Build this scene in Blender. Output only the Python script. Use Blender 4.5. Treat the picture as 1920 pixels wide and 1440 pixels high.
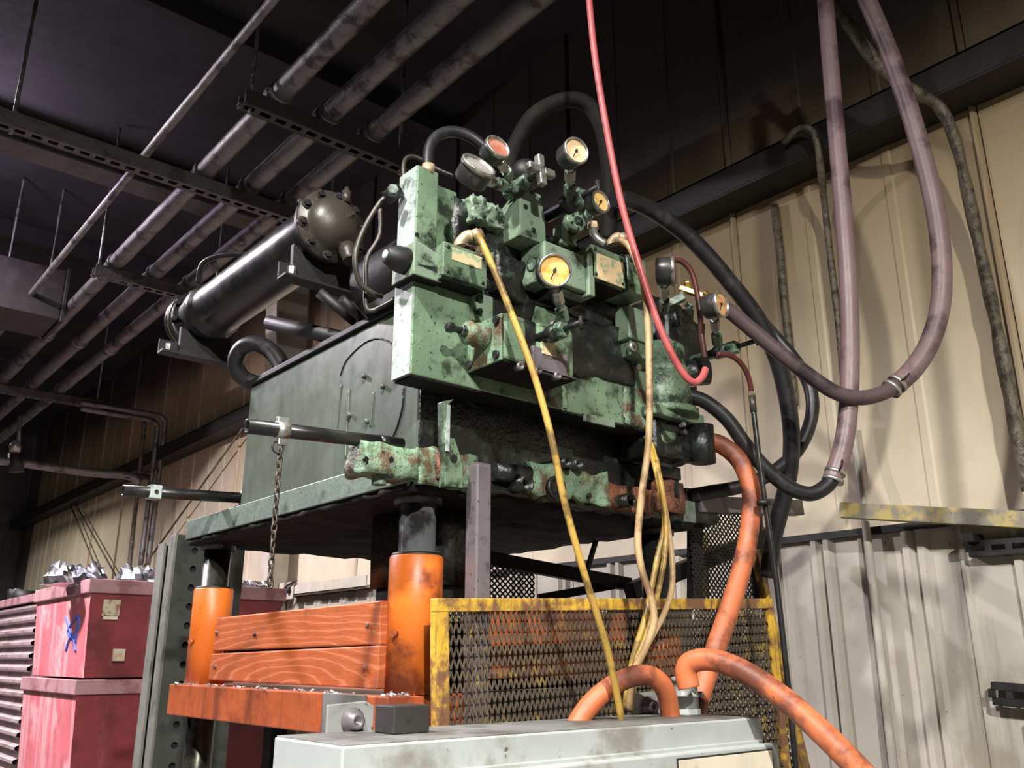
import bpy, math, random
from mathutils import Vector, Matrix, noise
for o in list(bpy.data.objects): bpy.data.objects.remove(o)
random.seed(7)
SC = bpy.context.scene; COL = SC.collection
R = math.radians
# ---------------------------------------------------------------- camera
FPX = 1650.0; PITCH = math.atan(515/1650.0); PSI = R(49.75); ZC = 1.6
FH = Vector((math.cos(PSI), math.sin(PSI), 0)); RT = Vector((math.sin(PSI), -math.cos(PSI), 0)); UZ = Vector((0, 0, 1))
FW = FH*math.cos(PITCH) + UZ*math.sin(PITCH); UPV = -FH*math.sin(PITCH) + UZ*math.cos(PITCH)
CAMP = Vector((0, 0, ZC))
cd = bpy.data.cameras.new('camera'); cam = bpy.data.objects.new('camera', cd); COL.objects.link(cam)
cd.sensor_width = 36; cd.lens = FPX/1920*36; cd.clip_start = .05; cd.clip_end = 100
rm = Matrix((RT, UPV, -FW)).transposed().to_4x4(); rm.translation = CAMP
cam.matrix_world = rm; SC.camera = cam
# ---------------------------------------------------------------- world, lamps, exposure
W = bpy.data.worlds.new('world'); SC.world = W; W.use_nodes = True
W.node_tree.nodes['Background'].inputs[0].default_value = (.75, .8, 1, 1)
W.node_tree.nodes['Background'].inputs[1].default_value = .002
SC.view_settings.view_transform = 'Standard'; SC.view_settings.look = 'None'
SC.view_settings.exposure = -0.18; SC.view_settings.gamma = 1.0; SC.view_settings.use_curve_mapping = False
def lamp(name, loc, target, power, size, col=(1, 1, 1), spread=180):
    l = bpy.data.lights.new(name, 'AREA'); l.shape = 'DISK'; l.size = size; l.energy = power; l.color = col; l.spread = R(spread)
    o = bpy.data.objects.new(name, l); COL.objects.link(o); o.location = loc
    o.rotation_euler = (Vector(target)-Vector(loc)).to_track_quat('-Z', 'Y').to_euler()
    return o
lamp('hall_lamp_behind', (-1.1, -2.7, 4.5), (-.6, -1.6, 0), 800, .20, (1, .97, .92), 158)
lamp('hall_lamp_side', (-.75, 1.0, 4.7), (-.55, 1.2, 0), 340, .22, (1, .97, .93), 158)
lamp('hall_lamp_aisle', (-.6, 6.6, 5.1), (-.3, 6.6, 0), 800, .35, (1, .92, 1), 165)
lamp('hall_lamp_far', (.6, 13.5, 5.1), (.7, 13.6, 0), 420, .4, (1, .96, .92), 140)
gl = bpy.data.lights.new('aisle_glow_fill', 'POINT'); gl.energy = 80; gl.color = (.90, .74, 1); gl.shadow_soft_size = .2  # added violet fill near the ceiling, standing in for flare glow
go = bpy.data.objects.new('aisle_glow_fill', gl); COL.objects.link(go); go.location = (.40, 7.4, 5.1)
# ---------------------------------------------------------------- helpers
def ray(u, v): return FW + RT*((u-960)/FPX) - UPV*((v-720)/FPX)
def at(u, v, X=None, Y=None, Z=None, D=None):
    d = ray(u, v)
    t = X/d.x if X is not None else Y/d.y if Y is not None else (Z-ZC)/d.z if Z is not None else D/d.dot(FH)
    return CAMP + d*t
def V(*a): return Vector(a)
def frame(n):
    n = Vector(n).normalized(); a = UZ if abs(n.z) < .95 else V(1, 0, 0)
    x = a.cross(n).normalized(); return x, n.cross(x), n
class MB:
    def __init__(s): s.v = []; s.f = []; s.sm = []
    def add(s, vs, fs, sm=False):
        b = len(s.v); s.v += [Vector(v) for v in vs]; s.f += [[b+i for i in f] for f in fs]
        s.sm += [sm]*len(fs) if isinstance(sm, bool) else sm
        return s
    def box(s, a, b):
        x0, x1 = sorted((a[0], b[0])); y0, y1 = sorted((a[1], b[1])); z0, z1 = sorted((a[2], b[2]))
        return s.add([(x0,y0,z0),(x1,y0,z0),(x1,y1,z0),(x0,y1,z0),(x0,y0,z1),(x1,y0,z1),(x1,y1,z1),(x0,y1,z1)],
                     [(3,2,1,0),(4,5,6,7),(0,1,5,4),(1,2,6,5),(2,3,7,6),(3,0,4,7)])
    def bar(s, p, q, w, h, upv=UZ):
        p, q = Vector(p), Vector(q); d = (q-p).normalized(); x = d.cross(Vector(upv))
        if x.length < 1e-4: x = d.cross(V(1, 0, 0))
        x.normalize(); y = x.cross(d); x = x*(w/2); y = y*(h/2)
        vs = [p-x-y, p+x-y, p+x+y, p-x+y, q-x-y, q+x-y, q+x+y, q-x+y]
        return s.add(vs, [(0,1,2,3),(7,6,5,4),(0,4,5,1),(1,5,6,2),(2,6,7,3),(3,7,4,0)])
    def prism(s, poly, d):
        d = Vector(d); n = len(poly); vs = [Vector(p) for p in poly]+[Vector(p)+d for p in poly]
        return s.add(vs, [list(range(n))[::-1], list(range(n, 2*n))]+[(i, (i+1) % n, n+(i+1) % n, n+i) for i in range(n)])
    def lathe(s, p, axis, prof, n=20, smooth=True):      # prof: (distance along axis, radius)
        x, y, z = frame(axis); p = Vector(p); b = []; fs = []; sm = []
        for h, r in prof:
            for i in range(n):
                a = 2*math.pi*i/n; b.append(p+z*h+(x*math.cos(a)+y*math.sin(a))*r)
        for k in range(len(prof)-1):
            for i in range(n):
                j = (i+1) % n; fs.append((k*n+i, k*n+j, (k+1)*n+j, (k+1)*n+i)); sm.append(smooth)
        if prof[0][1] > 1e-5: fs.append(list(range(n))[::-1]); sm.append(False)
        if prof[-1][1] > 1e-5: fs.append([(len(prof)-1)*n+i for i in range(n)]); sm.append(False)
        return s.add(b, fs, sm)
    def cyl(s, p, q, r, r2=None, n=18, smooth=True):
        d = Vector(q)-Vector(p); return s.lathe(p, d, [(0, r), (d.length, r if r2 is None else r2)], n, smooth)
    def pipe(s, p, q, r, ri, depth=.05, n=18):            # open end at q
        d = Vector(q)-Vector(p); L = d.length
        return s.lathe(p, d, [(0, r), (L, r), (L, ri), (L-depth, ri), (L-depth, 1e-6)], n)
    def tube(s, pts, r, n=12, sub=6, caps=True, wob=0):
        P = spline(pts, sub); m = len(P); vs = []; fs = []; sm = []
        rr = r if isinstance(r, (list, tuple)) else None
        t0 = (P[1]-P[0]).normalized(); x, y, z = frame(t0)
        for k in range(m):
            t = (P[min(k+1, m-1)]-P[max(k-1, 0)]).normalized()
            x = (x-t*x.dot(t)).normalized(); y = t.cross(x)
            f = k/(m-1)
            rad = r if rr is None else rr[0]+(rr[1]-rr[0])*f
            if wob: rad *= 1+wob*(noise.noise(P[k]*9+V(3, 1, 7)))
            for i in range(n):
                a = 2*math.pi*i/n; vs.append(P[k]+(x*math.cos(a)+y*math.sin(a))*rad)
        for k in range(m-1):
            for i in range(n):
                j = (i+1) % n; fs.append((k*n+i, k*n+j, (k+1)*n+j, (k+1)*n+i)); sm.append(True)
        if caps: fs += [list(range(n))[::-1], [(m-1)*n+i for i in range(n)]]; sm += [False, False]
        return s.add(vs, fs, sm)
    def torus(s, p, axis, R0, r, n=24, m=8, ax=1.0, ay=1.0):
        x, y, z = frame(axis); p = Vector(p); vs = []; fs = []
        for i in range(n):
            a = 2*math.pi*i/n; d = x*math.cos(a)*ax+y*math.sin(a)*ay
            c = p+d*R0; dn = d.normalized()
            for k in range(m):
                b = 2*math.pi*k/m; vs.append(c+dn*math.cos(b)*r+z*math.sin(b)*r)
        for i in range(n):
            for k in range(m): fs.append((i*m+k, ((i+1) % n)*m+k, ((i+1) % n)*m+(k+1) % m, i*m+(k+1) % m))
        return s.add(vs, fs, True)
    def hexa(s, p, axis, r, h): return s.lathe(p, axis, [(0, r), (h*.85, r), (h, r*.86)], 6, False)
    def rough(s, a, b, amp, step, seed=0, freq=18):         # box with lumpy cast faces
        x0, x1 = sorted((a[0], b[0])); y0, y1 = sorted((a[1], b[1])); z0, z1 = sorted((a[2], b[2]))
        nx, ny, nz = [max(1, int(round((q-p)/step))) for p, q in ((x0, x1), (y0, y1), (z0, z1))]
        idx = {}; vs = []; fs = []
        def g(i, j, k):
            if (i, j, k) not in idx:
                p = V(x0+(x1-x0)*i/nx, y0+(y1-y0)*j/ny, z0+(z1-z0)*k/nz); c = V((x0+x1)/2, (y0+y1)/2, (z0+z1)/2)
                q = p*freq+V(seed, seed*2, seed*3); dv = V(noise.noise(q), noise.noise(q+V(9, 4, 2)), noise.noise(q+V(1, 7, 5)))
                p = p+dv*amp*1.6
                idx[(i, j, k)] = len(vs); vs.append(p)
            return idx[(i, j, k)]
        for i in range(nx):
            for j in range(ny): fs += [(g(i,j,0), g(i,j+1,0), g(i+1,j+1,0), g(i+1,j,0)), (g(i,j,nz), g(i+1,j,nz), g(i+1,j+1,nz), g(i,j+1,nz))]
            for k in range(nz): fs += [(g(i,0,k), g(i+1,0,k), g(i+1,0,k+1), g(i,0,k+1)), (g(i,ny,k), g(i,ny,k+1), g(i+1,ny,k+1), g(i+1,ny,k))]
        for j in range(ny):
            for k in range(nz): fs += [(g(0,j,k), g(0,j,k+1), g(0,j+1,k+1), g(0,j+1,k)), (g(nx,j,k), g(nx,j+1,k), g(nx,j+1,k+1), g(nx,j,k+1))]
        return s.add(vs, fs, True)
    def mesh(s, name, mats):
        me = bpy.data.meshes.new(name); me.from_pydata([tuple(v) for v in s.v], [], s.f)
        me.polygons.foreach_set('use_smooth', s.sm); me.update()
        for m in (mats if isinstance(mats, (list, tuple)) else [mats]): me.materials.append(m)
        return me
    def build(s, name, mat, parent=None, bevel=0, label=None):
        o = bpy.data.objects.new(name, s.mesh(name, mat)); COL.objects.link(o)
        if bevel:
            b = o.modifiers.new('bevel', 'BEVEL'); b.width = bevel; b.segments = 2; b.limit_method = 'ANGLE'; b.angle_limit = R(40)
        if parent: adopt(o, parent)
        if label: o['label'] = label
        return o
def adopt(o, parent):
    o.parent = parent
    w = Vector(parent.location) if parent.type == 'EMPTY' else Vector((0, 0, 0))   # parts are built in hall coordinates
    o.matrix_parent_inverse = Matrix.Translation(-w)
def spline(pts, sub=6):
    P = [Vector(p) for p in pts]
    if len(P) < 3 or sub <= 1: return P
    out = []
    for i in range(len(P)-1):
        a, b, c, d = P[max(i-1, 0)], P[i], P[i+1], P[min(i+2, len(P)-1)]
        for k in range(sub):
            t = k/sub; t2 = t*t; t3 = t2*t
            out.append(.5*((2*b)+(c-a)*t+(2*a-5*b+4*c-d)*t2+(-a+3*b-3*c+d)*t3))
    out.append(P[-1]); return out
def tag(o, label, cat, group=None, kind=None):
    o['label'] = label
    if cat: o['category'] = cat
    if group: o['group'] = group
    if kind: o['kind'] = kind
    return o
def thing(name, label, cat, loc, group=None):
    o = bpy.data.objects.new(name, None); COL.objects.link(o); o.location = loc; o.empty_display_size = .05
    return tag(o, label, cat, group)
def struct(o, label=None):
    o['kind'] = 'structure'
    if label: o['label'] = label
    return o
def dup(o, off, parent=None, keep=None):
    c = o.copy(); COL.objects.link(c); c.parent = None; c.matrix_parent_inverse = Matrix.Identity(4); c.location = Vector(o.location)+Vector(off)
    if parent: adopt(c, parent)
    return c
# ---------------------------------------------------------------- materials
def mat(name, col, rough=.5, metal=0, dirt=None, specks=None, bump=None, streak=None, var=.12, spec=.5, rvar=.12, extra=None, last=None):
    m = bpy.data.materials.new(name); m.use_nodes = True; nt = m.node_tree; N = nt.nodes; L = nt.links
    b = N['Principled BSDF']; b.inputs['Metallic'].default_value = metal; b.inputs['Specular IOR Level'].default_value = spec
    tc = N.new('ShaderNodeTexCoord')
    def nz(scale, detail=4, rough_=.55, mp=None, off=0):
        n = N.new('ShaderNodeTexNoise'); n.inputs['Scale'].default_value = scale; n.inputs['Detail'].default_value = detail; n.inputs['Roughness'].default_value = rough_
        g = N.new('ShaderNodeMapping'); g.inputs['Scale'].default_value = mp or (1, 1, 1); g.inputs['Location'].default_value = (off, off*.7, off*1.3)
        L.new(tc.outputs['Object'], g.inputs[0]); L.new(g.outputs[0], n.inputs['Vector']); return n.outputs['Fac']
    def ramp(src, lo, hi):
        r = N.new('ShaderNodeMapRange'); r.inputs[1].default_value = lo; r.inputs[2].default_value = hi; r.interpolation_type = 'SMOOTHSTEP'
        L.new(src, r.inputs[0]); return r.outputs[0]
    def mix(fac, a, c, f=1.0):
        x = N.new('ShaderNodeMix'); x.data_type = 'RGBA'
        if fac is None: x.inputs[0].default_value = f
        elif f != 1.0:
            mu = N.new('ShaderNodeMath'); mu.operation = 'MULTIPLY'; mu.inputs[1].default_value = f; L.new(fac, mu.inputs[0]); L.new(mu.outputs[0], x.inputs[0])
        else: L.new(fac, x.inputs[0])
        for i, q in ((6, a), (7, c)):
            if isinstance(q, (tuple, list)): x.inputs[i].default_value = (*q[:3], 1)
            else: L.new(q, x.inputs[i])
        return x.outputs[2]
    lo = tuple(c*(1-var) for c in col); hi = tuple(min(1, c*(1+var)) for c in col)
    c = mix(ramp(nz(6), .3, .7), lo, hi)
    if extra: c = extra(N, L, tc, nz, ramp, mix, c)
    if streak: c = mix(ramp(nz(streak[2], 5, .6, (1, 1, streak[3]), 3), .62-streak[1]*.35, .80-streak[1]*.25), c, streak[0], .85)
    if dirt: c = mix(ramp(nz(dirt[2], 6, .62, None, 11), .66-dirt[1]*.4, .80-dirt[1]*.35), c, dirt[0], .92)
    if specks: c = mix(ramp(nz(specks[2]*1.6, 2, .5, None, 23), .80-specks[1]*.30, .86-specks[1]*.30), c, specks[0], .85)
    if last: c = last(N, L, tc, nz, ramp, mix, c)
    L.new(c, b.inputs['Base Color'])
    rr = N.new('ShaderNodeMapRange'); rr.inputs[3].default_value = max(.03, rough-rvar); rr.inputs[4].default_value = min(1, rough+rvar)
    L.new(nz(14, 4, .6, None, 31), rr.inputs[0]); L.new(rr.outputs[0], b.inputs['Roughness'])
    if bump:
        bp = N.new('ShaderNodeBump'); bp.inputs['Strength'].default_value = bump[1]; bp.inputs['Distance'].default_value = bump[2] if len(bump) > 2 else .004
        L.new(nz(bump[0], 5, .6, bump[3] if len(bump) > 3 else None, 5), bp.inputs['Height']); L.new(bp.outputs[0], b.inputs['Normal'])
    return m
BLK = (.006, .007, .006)
m_green = mat('green_machine_paint', (.125, .19, .118), .36, dirt=((.012, .018, .012), .44, 13), specks=(BLK, .50, 55), bump=(45, .5, .004), var=.22)
m_green2 = mat('pale_green_paint', (.172, .235, .165), .42, dirt=((.014, .02, .014), .36, 15), specks=(BLK, .47, 55), bump=(50, .3, .003))
m_greenold = mat('flaking_green_paint', (.15, .235, .15), .45, dirt=((.10, .05, .025), .55, 16), specks=(BLK, .55, 60), bump=(90, .9, .006), var=.3)
m_greenc = mat('rough_cast_green', (.125, .19, .118), .36, dirt=(BLK, .48, 12), specks=(BLK, .5, 50), bump=(28, .9, .012), var=.25)
m_tank = mat('tank_grey_green_paint', (.085, .102, .084), .34, dirt=((.07, .085, .06), .45, 3.5), streak=((.05, .072, .056), .35, 9, .10), specks=(BLK, .30, 45), bump=(26, .3, .004, (1, 1, .25)), var=.15)
m_plate = mat('platen_paint', (.13, .165, .14), .40, dirt=((.05, .06, .05), .35, 8), specks=(BLK, .42, 70), bump=(60, .5, .004))
m_edge = mat('lit_edge_pale_steel', (.34, .40, .37), .45, dirt=((.05, .06, .05), .35, 20), specks=(BLK, .4, 70), bump=(55, .6, .004, (1, 1, .3)))  # pale tone paints light on plate edges; also plain cap and clip
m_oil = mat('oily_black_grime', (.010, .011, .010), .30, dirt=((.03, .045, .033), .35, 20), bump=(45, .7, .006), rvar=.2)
m_grime = mat('black_grime_and_shade', (.007, .006, .005), .75, dirt=((.018, .014, .011), .4, 6), bump=(40, .6, .006), spec=.2)  # also stands in for shade on undersides and behind the fence
m_black = mat('black_enamel', (.010, .010, .010), .32, dirt=((.025, .024, .021), .4, 7), bump=(20, .25, .003), rvar=.15)
m_blackm = mat('matt_black_steel', (.007, .007, .007), .55, dirt=((.018, .016, .013), .35, 8), bump=(40, .4, .003))
m_cast = mat('dark_bronze_cast_iron', (.045, .039, .031), .40, metal=.2, dirt=((.03, .027, .022), .35, 9), bump=(70, .35, .002))
m_rub = mat('black_rubber_hose', (.010, .010, .011), .42, dirt=((.030, .029, .028), .35, 18), bump=(80, .2, .002))
m_purp = mat('faded_maroon_hose', (.165, .108, .112), .46, dirt=((.045, .022, .028), .38, 5), specks=((.03, .02, .02), .25, 60), bump=(60, .2, .002))
m_purpd = mat('grimy_maroon_hose', (.075, .05, .053), .46, dirt=((.02, .016, .017), .45, 8), bump=(60, .2, .002))
m_red = mat('red_air_hose', (.42, .085, .085), .42, dirt=((.25, .04, .04), .35, 8), specks=(BLK, .22, 60))
m_dred = mat('dark_red_rubber', (.075, .016, .013), .4, dirt=((.03, .012, .01), .4, 12))
m_yel = mat('yellow_cord_jacket', (.44, .275, .055), .45, dirt=((.12, .075, .02), .45, 14), specks=((.03, .02, .01), .36, 60))
m_tan = mat('soiled_tan_cord_jacket', (.42, .28, .14), .5, dirt=((.14, .08, .035), .42, 14), specks=((.03, .02, .01), .36, 60))
m_orng = mat('orange_conduit_rubber', (.46, .125, .045), .55, dirt=((.10, .030, .018), .46, 6), specks=(BLK, .24, 60), bump=(50, .15, .002))
m_opaint = mat('orange_paint', (.62, .14, .016), .42, dirt=((.16, .035, .012), .30, 5), specks=((.05, .02, .01), .3, 60), bump=(35, .25, .003))
m_obeam = mat('oily_orange_brown_paint', (.36, .082, .027), .38, dirt=((.17, .04, .018), .45, 6), streak=((.10, .03, .015), .35, 16, .12), specks=((.75, .35, .22), .26, 120), bump=(45, .4, .004), rvar=.18)
def wood_grain(N, L, tc, nz, ramp, mix, c):
    w = N.new('ShaderNodeTexWave'); w.wave_type = 'RINGS'; w.rings_direction = 'X'; w.inputs['Scale'].default_value = 9; w.inputs['Distortion'].default_value = 5.5
    w.inputs['Detail'].default_value = 3; w.inputs['Detail Scale'].default_value = 1.2
    g = N.new('ShaderNodeMapping'); g.inputs['Scale'].default_value = (1, .28, 1.7); g.inputs['Location'].default_value = (0, -.7, -2.6)
    L.new(tc.outputs['Object'], g.inputs[0]); L.new(g.outputs[0], w.inputs[0])
    c = mix(ramp(w.outputs['Fac'], .80, .98), c, (.66, .28, .15), .30)
    return mix(ramp(w.outputs['Fac'], .22, .02), c, (.28, .07, .02), .3)
m_wood = mat('orange_painted_wood', (.37, .085, .024), .48, extra=wood_grain, dirt=((.22, .06, .025), .35, 5), specks=((.05, .02, .01), .2, 60), bump=(70, .45, .004, (1, .15, 1)))
m_rustor = mat('rusty_orange_plate', (.42, .105, .03), .55, dirt=((.06, .02, .012), .6, 9), bump=(60, .6, .004))
m_chrome = mat('chromed_rod', (.42, .43, .45), .2, metal=.75, dirt=((.05, .045, .04), .38, 7), streak=((.10, .10, .09), .3, 20, .12), rvar=.1)
m_chromed = mat('grimy_steel_rod', (.13, .125, .10), .3, metal=.8, dirt=((.02, .02, .018), .6, 6), streak=((.03, .03, .025), .5, 20, .12))
m_steel = mat('dull_zinc_steel', (.42, .41, .38), .38, metal=.75, dirt=((.08, .075, .065), .42, 18), bump=(60, .2, .002))
m_brass = mat('dull_brass', (.36, .27, .165), .5, metal=.25, dirt=((.12, .08, .04), .42, 22))
m_gold = mat('bright_yellow_brass', (.80, .50, .14), .30, metal=.8, dirt=((.2, .1, .03), .3, 30))
m_ftg = mat('oily_green_fitting', (.11, .17, .12), .38, dirt=(BLK, .5, 26), bump=(80, .5, .003))
m_gcase = mat('gauge_case_black', (.028, .028, .027), .34, dirt=((.10, .095, .085), .3, 20))
m_gbez = mat('gauge_bezel_steel', (.40, .39, .36), .3, metal=.8, dirt=((.10, .09, .07), .4, 25))
m_dialy = mat('oil_stained_yellow_dial', (.86, .60, .20), .4, dirt=((.80, .36, .05), .5, 22), specks=((.25, .13, .04), .2, 60))
m_dialb = mat('oil_stained_beige_dial', (.80, .58, .34), .4, dirt=((.62, .30, .12), .5, 22), specks=((.25, .13, .05), .25, 60))
m_dialo = mat('oil_stained_orange_dial', (.72, .40, .17), .4, dirt=((.40, .17, .06), .45, 22), specks=((.15, .08, .03), .3, 60))
m_dialr = mat('reddish_brown_dial', (.36, .12, .08), .38, dirt=((.44, .22, .15), .45, 26), specks=((.15, .05, .03), .25, 60))
m_dialg = mat('fogged_grey_dial', (.20, .19, .175), .6, dirt=((.15, .135, .11), .45, 14))
m_ink = mat('black_needle_paint', (.02, .015, .01), .5)
m_label = mat('worn_cream_label', (.62, .46, .26), .5, dirt=((.165, .30, .19), .50, 30), specks=((.10, .06, .03), .3, 60))
def soot(N, L, tc, nz, ramp, mix, c):
    # smoke staining plus painted lack of light, darker with height, broken by noise
    g = N.new('ShaderNodeSeparateXYZ'); geo = N.new('ShaderNodeNewGeometry'); L.new(geo.outputs['Position'], g.inputs[0])
    a = N.new('ShaderNodeMath'); a.operation = 'MULTIPLY_ADD'; a.inputs[1].default_value = .8; L.new(nz(1.1, 5, .6, (1, 1, .5), 2), a.inputs[0]); L.new(g.outputs['Z'], a.inputs[2])
    yr = N.new('ShaderNodeMapRange'); yr.inputs[1].default_value = 3.0; yr.inputs[2].default_value = 8.5; yr.inputs[3].default_value = 0; yr.inputs[4].default_value = -.75; L.new(g.outputs['Y'], yr.inputs[0])
    a2 = N.new('ShaderNodeMath'); a2.operation = 'ADD'; L.new(a.outputs[0], a2.inputs[0]); L.new(yr.outputs[0], a2.inputs[1]); a = a2
    c = mix(ramp(a.outputs[0], 2.55, 4.2), c, (.28, .20, .105), .92)
    return mix(ramp(a.outputs[0], 4.1, 4.95), c, (.022, .016, .011), .97)
m_wall = mat('cream_wall_sheet_soot_shade', (.56, .485, .36), .55, dirt=((.50, .40, .26), .34, 1.1), streak=((.44, .34, .21), .28, 2.2, .12), specks=((.06, .045, .03), .15, 34), bump=(3, .12, .01), var=.05, last=soot)
m_wlow = mat('pale_grey_ribbed_sheet', (.40, .37, .315), .48, dirt=((.26, .23, .18), .36, 2), streak=((.13, .11, .085), .30, 7, .07), specks=((.03, .025, .02), .22, 30), bump=(4, .1, .01), var=.06)
m_wdark = mat('dark_grey_wall_sheet', (.085, .08, .075), .7, dirt=((.04, .037, .033), .5, 1.5), streak=((.03, .03, .03), .35, 2, .1))
m_ceil = mat('sooty_ceiling_deck', (.024, .022, .026), .85, dirt=((.014, .013, .014), .5, 1.2))
m_floor = mat('oily_concrete', (.10, .095, .085), .6, dirt=((.03, .028, .025), .5, 1.5), bump=(20, .2, .004))
m_girt = mat('sooted_dark_girt', (.016, .014, .012), .6, dirt=((.012, .011, .010), .5, 3), bump=(40, .4, .004))
m_ceilpipe = mat('dusty_grey_pipe', (.19, .18, .177), .34, dirt=((.035, .032, .03), .42, 8), bump=(70, .8, .006), metal=.45)
m_strut = mat('dusty_steel_strut', (.095, .085, .085), .55, dirt=((.05, .045, .045), .45, 8), bump=(70, .8, .006), metal=.2)
m_cpipe = mat('crusted_brown_pipe', (.135, .115, .08), .45, dirt=((.04, .034, .025), .5, 22), bump=(55, .9, .008), metal=.3)
m_sq = mat('grey_violet_square_tube', (.155, .135, .145), .42, metal=.3, dirt=((.05, .045, .05), .3, 12), specks=((.02, .018, .02), .40, 70), bump=(60, .2, .002))
m_duct = mat('sooty_brown_duct_steel', (.017, .014, .013), .6, dirt=((.03, .026, .025), .45, 4), bump=(30, .3, .004))
m_fyel = mat('rusted_yellow_fence_paint', (.60, .36, .035), .5, dirt=((.13, .058, .04), .62, 13), streak=((.09, .04, .02), .45, 40, .2), specks=((.03, .015, .01), .35, 60), bump=(60, .5, .003), var=.2)
m_fmesh = mat('rusted_yellow_expanded_metal', (.45, .31, .05), .5, dirt=((.075, .060, .056), .95, 12), specks=((.04, .02, .015), .5, 40), var=.25)
m_bmesh = mat('black_expanded_metal', (.015, .014, .012), .5, dirt=((.05, .045, .035), .3, 12))
m_enc = mat('grey_enclosure_paint', (.36, .385, .375), .42, dirt=((.20, .19, .16), .38, 4), specks=((.08, .06, .04), .3, 42), bump=(20, .12, .002), var=.07)
m_enctop = mat('dusty_enclosure_top', (.15, .152, .145), .6, dirt=((.07, .067, .06), .5, 5), specks=((.05, .045, .04), .35, 60), bump=(40, .3, .002))
m_tab = mat('worn_grey_tab_paint', (.24, .245, .23), .5, dirt=((.12, .115, .10), .4, 10), specks=((.05, .045, .04), .4, 50))
m_cream = mat('yellowed_nameplate', (.60, .54, .42), .45, dirt=((.45, .33, .18), .35, 8), specks=((.1, .07, .04), .25, 40))
m_blk = mat('dark_steel_block', (.045, .041, .038), .5, metal=.4, dirt=((.02, .018, .016), .4, 14), bump=(50, .3, .003))
m_pink = mat('lit_red_bin_paint', (.52, .13, .15), .5, dirt=((.62, .34, .34), .46, 4), streak=((.60, .36, .36), .40, 9, .10), specks=((.2, .05, .05), .2, 30))  # lit copy of the bin red, for the aisle side
m_bin = mat('shaded_red_bin_paint', (.21, .030, .037), .5, dirt=((.13, .02, .023), .45, 3), streak=((.28, .08, .09), .22, 7, .10), specks=((.08, .03, .03), .2, 30))  # shaded copy of the bin red, for the other sides
m_rim = mat('scuffed_mauve_rim', (.36, .20, .21), .45, dirt=((.22, .09, .10), .45, 6), bump=(20, .3, .004))
m_corr = mat('corrugated_mauve_steel', (.33, .25, .25), .4, dirt=((.20, .13, .13), .45, 5), streak=((.14, .10, .10), .3, 6, .1), specks=((.6, .55, .55), .2, 50))
m_foil = mat('crumpled_aluminium_scrap', (.50, .50, .54), .30, metal=1, var=.1)
m_rack = mat('grey_green_rack_steel', (.19, .19, .165), .5, metal=.2, dirt=((.09, .088, .075), .35, 8), streak=((.1, .1, .085), .25, 9, .08))
m_rackd = mat('dark_green_rack_web', (.040, .045, .038), .5, dirt=((.02, .022, .02), .4, 6))
m_blue = mat('blue_paint_stick', (.05, .09, .42), .6)
m_stick = mat('worn_paper_sticker', (.45, .40, .28), .6, dirt=((.25, .10, .08), .5, 22))
m_white = mat('white_painted_steel', (.46, .42, .35), .5, dirt=((.42, .36, .26), .35, 4), specks=((.08, .06, .04), .2, 40))
m_chain = mat('dirty_steel_chain', (.075, .06, .045), .45, metal=.5, dirt=((.04, .032, .025), .5, 60))
m_rust = mat('greasy_rust', (.20, .075, .04), .32, dirt=((.035, .018, .012), .5, 20), specks=((.45, .22, .13), .3, 90), bump=(95, 1.0, .008), rvar=.2)
m_dust = mat('metal_swarf', (.7, .69, .70), .3, metal=.9, specks=(BLK, .4, 120))
m_ybar = mat('worn_yellow_angle', (.42, .33, .12), .42, metal=.2, dirt=((.19, .18, .16), .62, 9), specks=((.04, .03, .02), .42, 60))
def glass_mat():
    m = bpy.data.materials.new('dusty_gauge_glass'); m.use_nodes = True; nt = m.node_tree; N = nt.nodes; L = nt.links
    for n in list(N): N.remove(n)
    o = N.new('ShaderNodeOutputMaterial'); a = N.new('ShaderNodeBsdfTransparent'); g = N.new('ShaderNodeBsdfGlossy'); g.inputs['Roughness'].default_value = .08
    f = N.new('ShaderNodeMixShader'); f.inputs[0].default_value = .035
    L.new(a.outputs[0], f.inputs[1]); L.new(g.outputs[0], f.inputs[2]); L.new(f.outputs[0], o.inputs[0]); return m
m_glass = glass_mat()
# ================================================================ THE HALL
XW = 3.6
struct(MB().box((-6, -6, -.1), (XW+.2, 18.4, 0)).build('floor', m_floor), 'oily dark concrete floor of the hall')
struct(MB().box((-6, -6, 5.75), (XW+.2, 18.4, 5.85)).build('ceiling', m_ceil), 'soot black ceiling deck above the pipes')
for k in range(9):
    y = .8+k*2.1
    struct(MB().box((-6, y, 5.58), (XW, y+.07, 5.75)).build('trim_%d' % (k+10), m_ceil), 'sooty roof purlin under the black ceiling deck')
struct(MB().box((-6, 18.2, 0), (XW+.2, 18.4, 5.75)).build('wall_back', m_wdark), 'dark grey end wall of the hall')
struct(MB().box((-6.2, -6, 0), (-6, 18.4, 5.75)).build('wall_left', m_wdark))
struct(MB().box((-6, -6.2, 0), (XW+.2, -6, 5.75)).build('wall_front', m_wdark))
wr = struct(MB().box((XW+.03, -6, 0), (XW+.2, 18.2, 5.75)).build('wall_right', m_wdark), 'cream sheet metal side wall, soot and painted shade above, ribbed below')
def ribsheet(x, y0, y1, z0, z1, ribs):                 # ribs: (centre, foot width, top width, height)
    pts = [(y0, 0)]
    for c, fw, tw, h in ribs: pts += [(c-fw/2, 0), (c-tw/2, h), (c+tw/2, h), (c+fw/2, 0)]
    pts += [(y1, 0)]; m = MB(); n = len(pts); vs = []
    for y, h in pts: vs += [(x-h, y, z0), (x-h, y, z1)]
    m.add(vs, [(2*i, 2*i+1, 2*i+3, 2*i+2) for i in range(n-1)])
    m.box((x+.003, y0, z0), (x+.02, y1, z1)); return m
PW = 1.235
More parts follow.
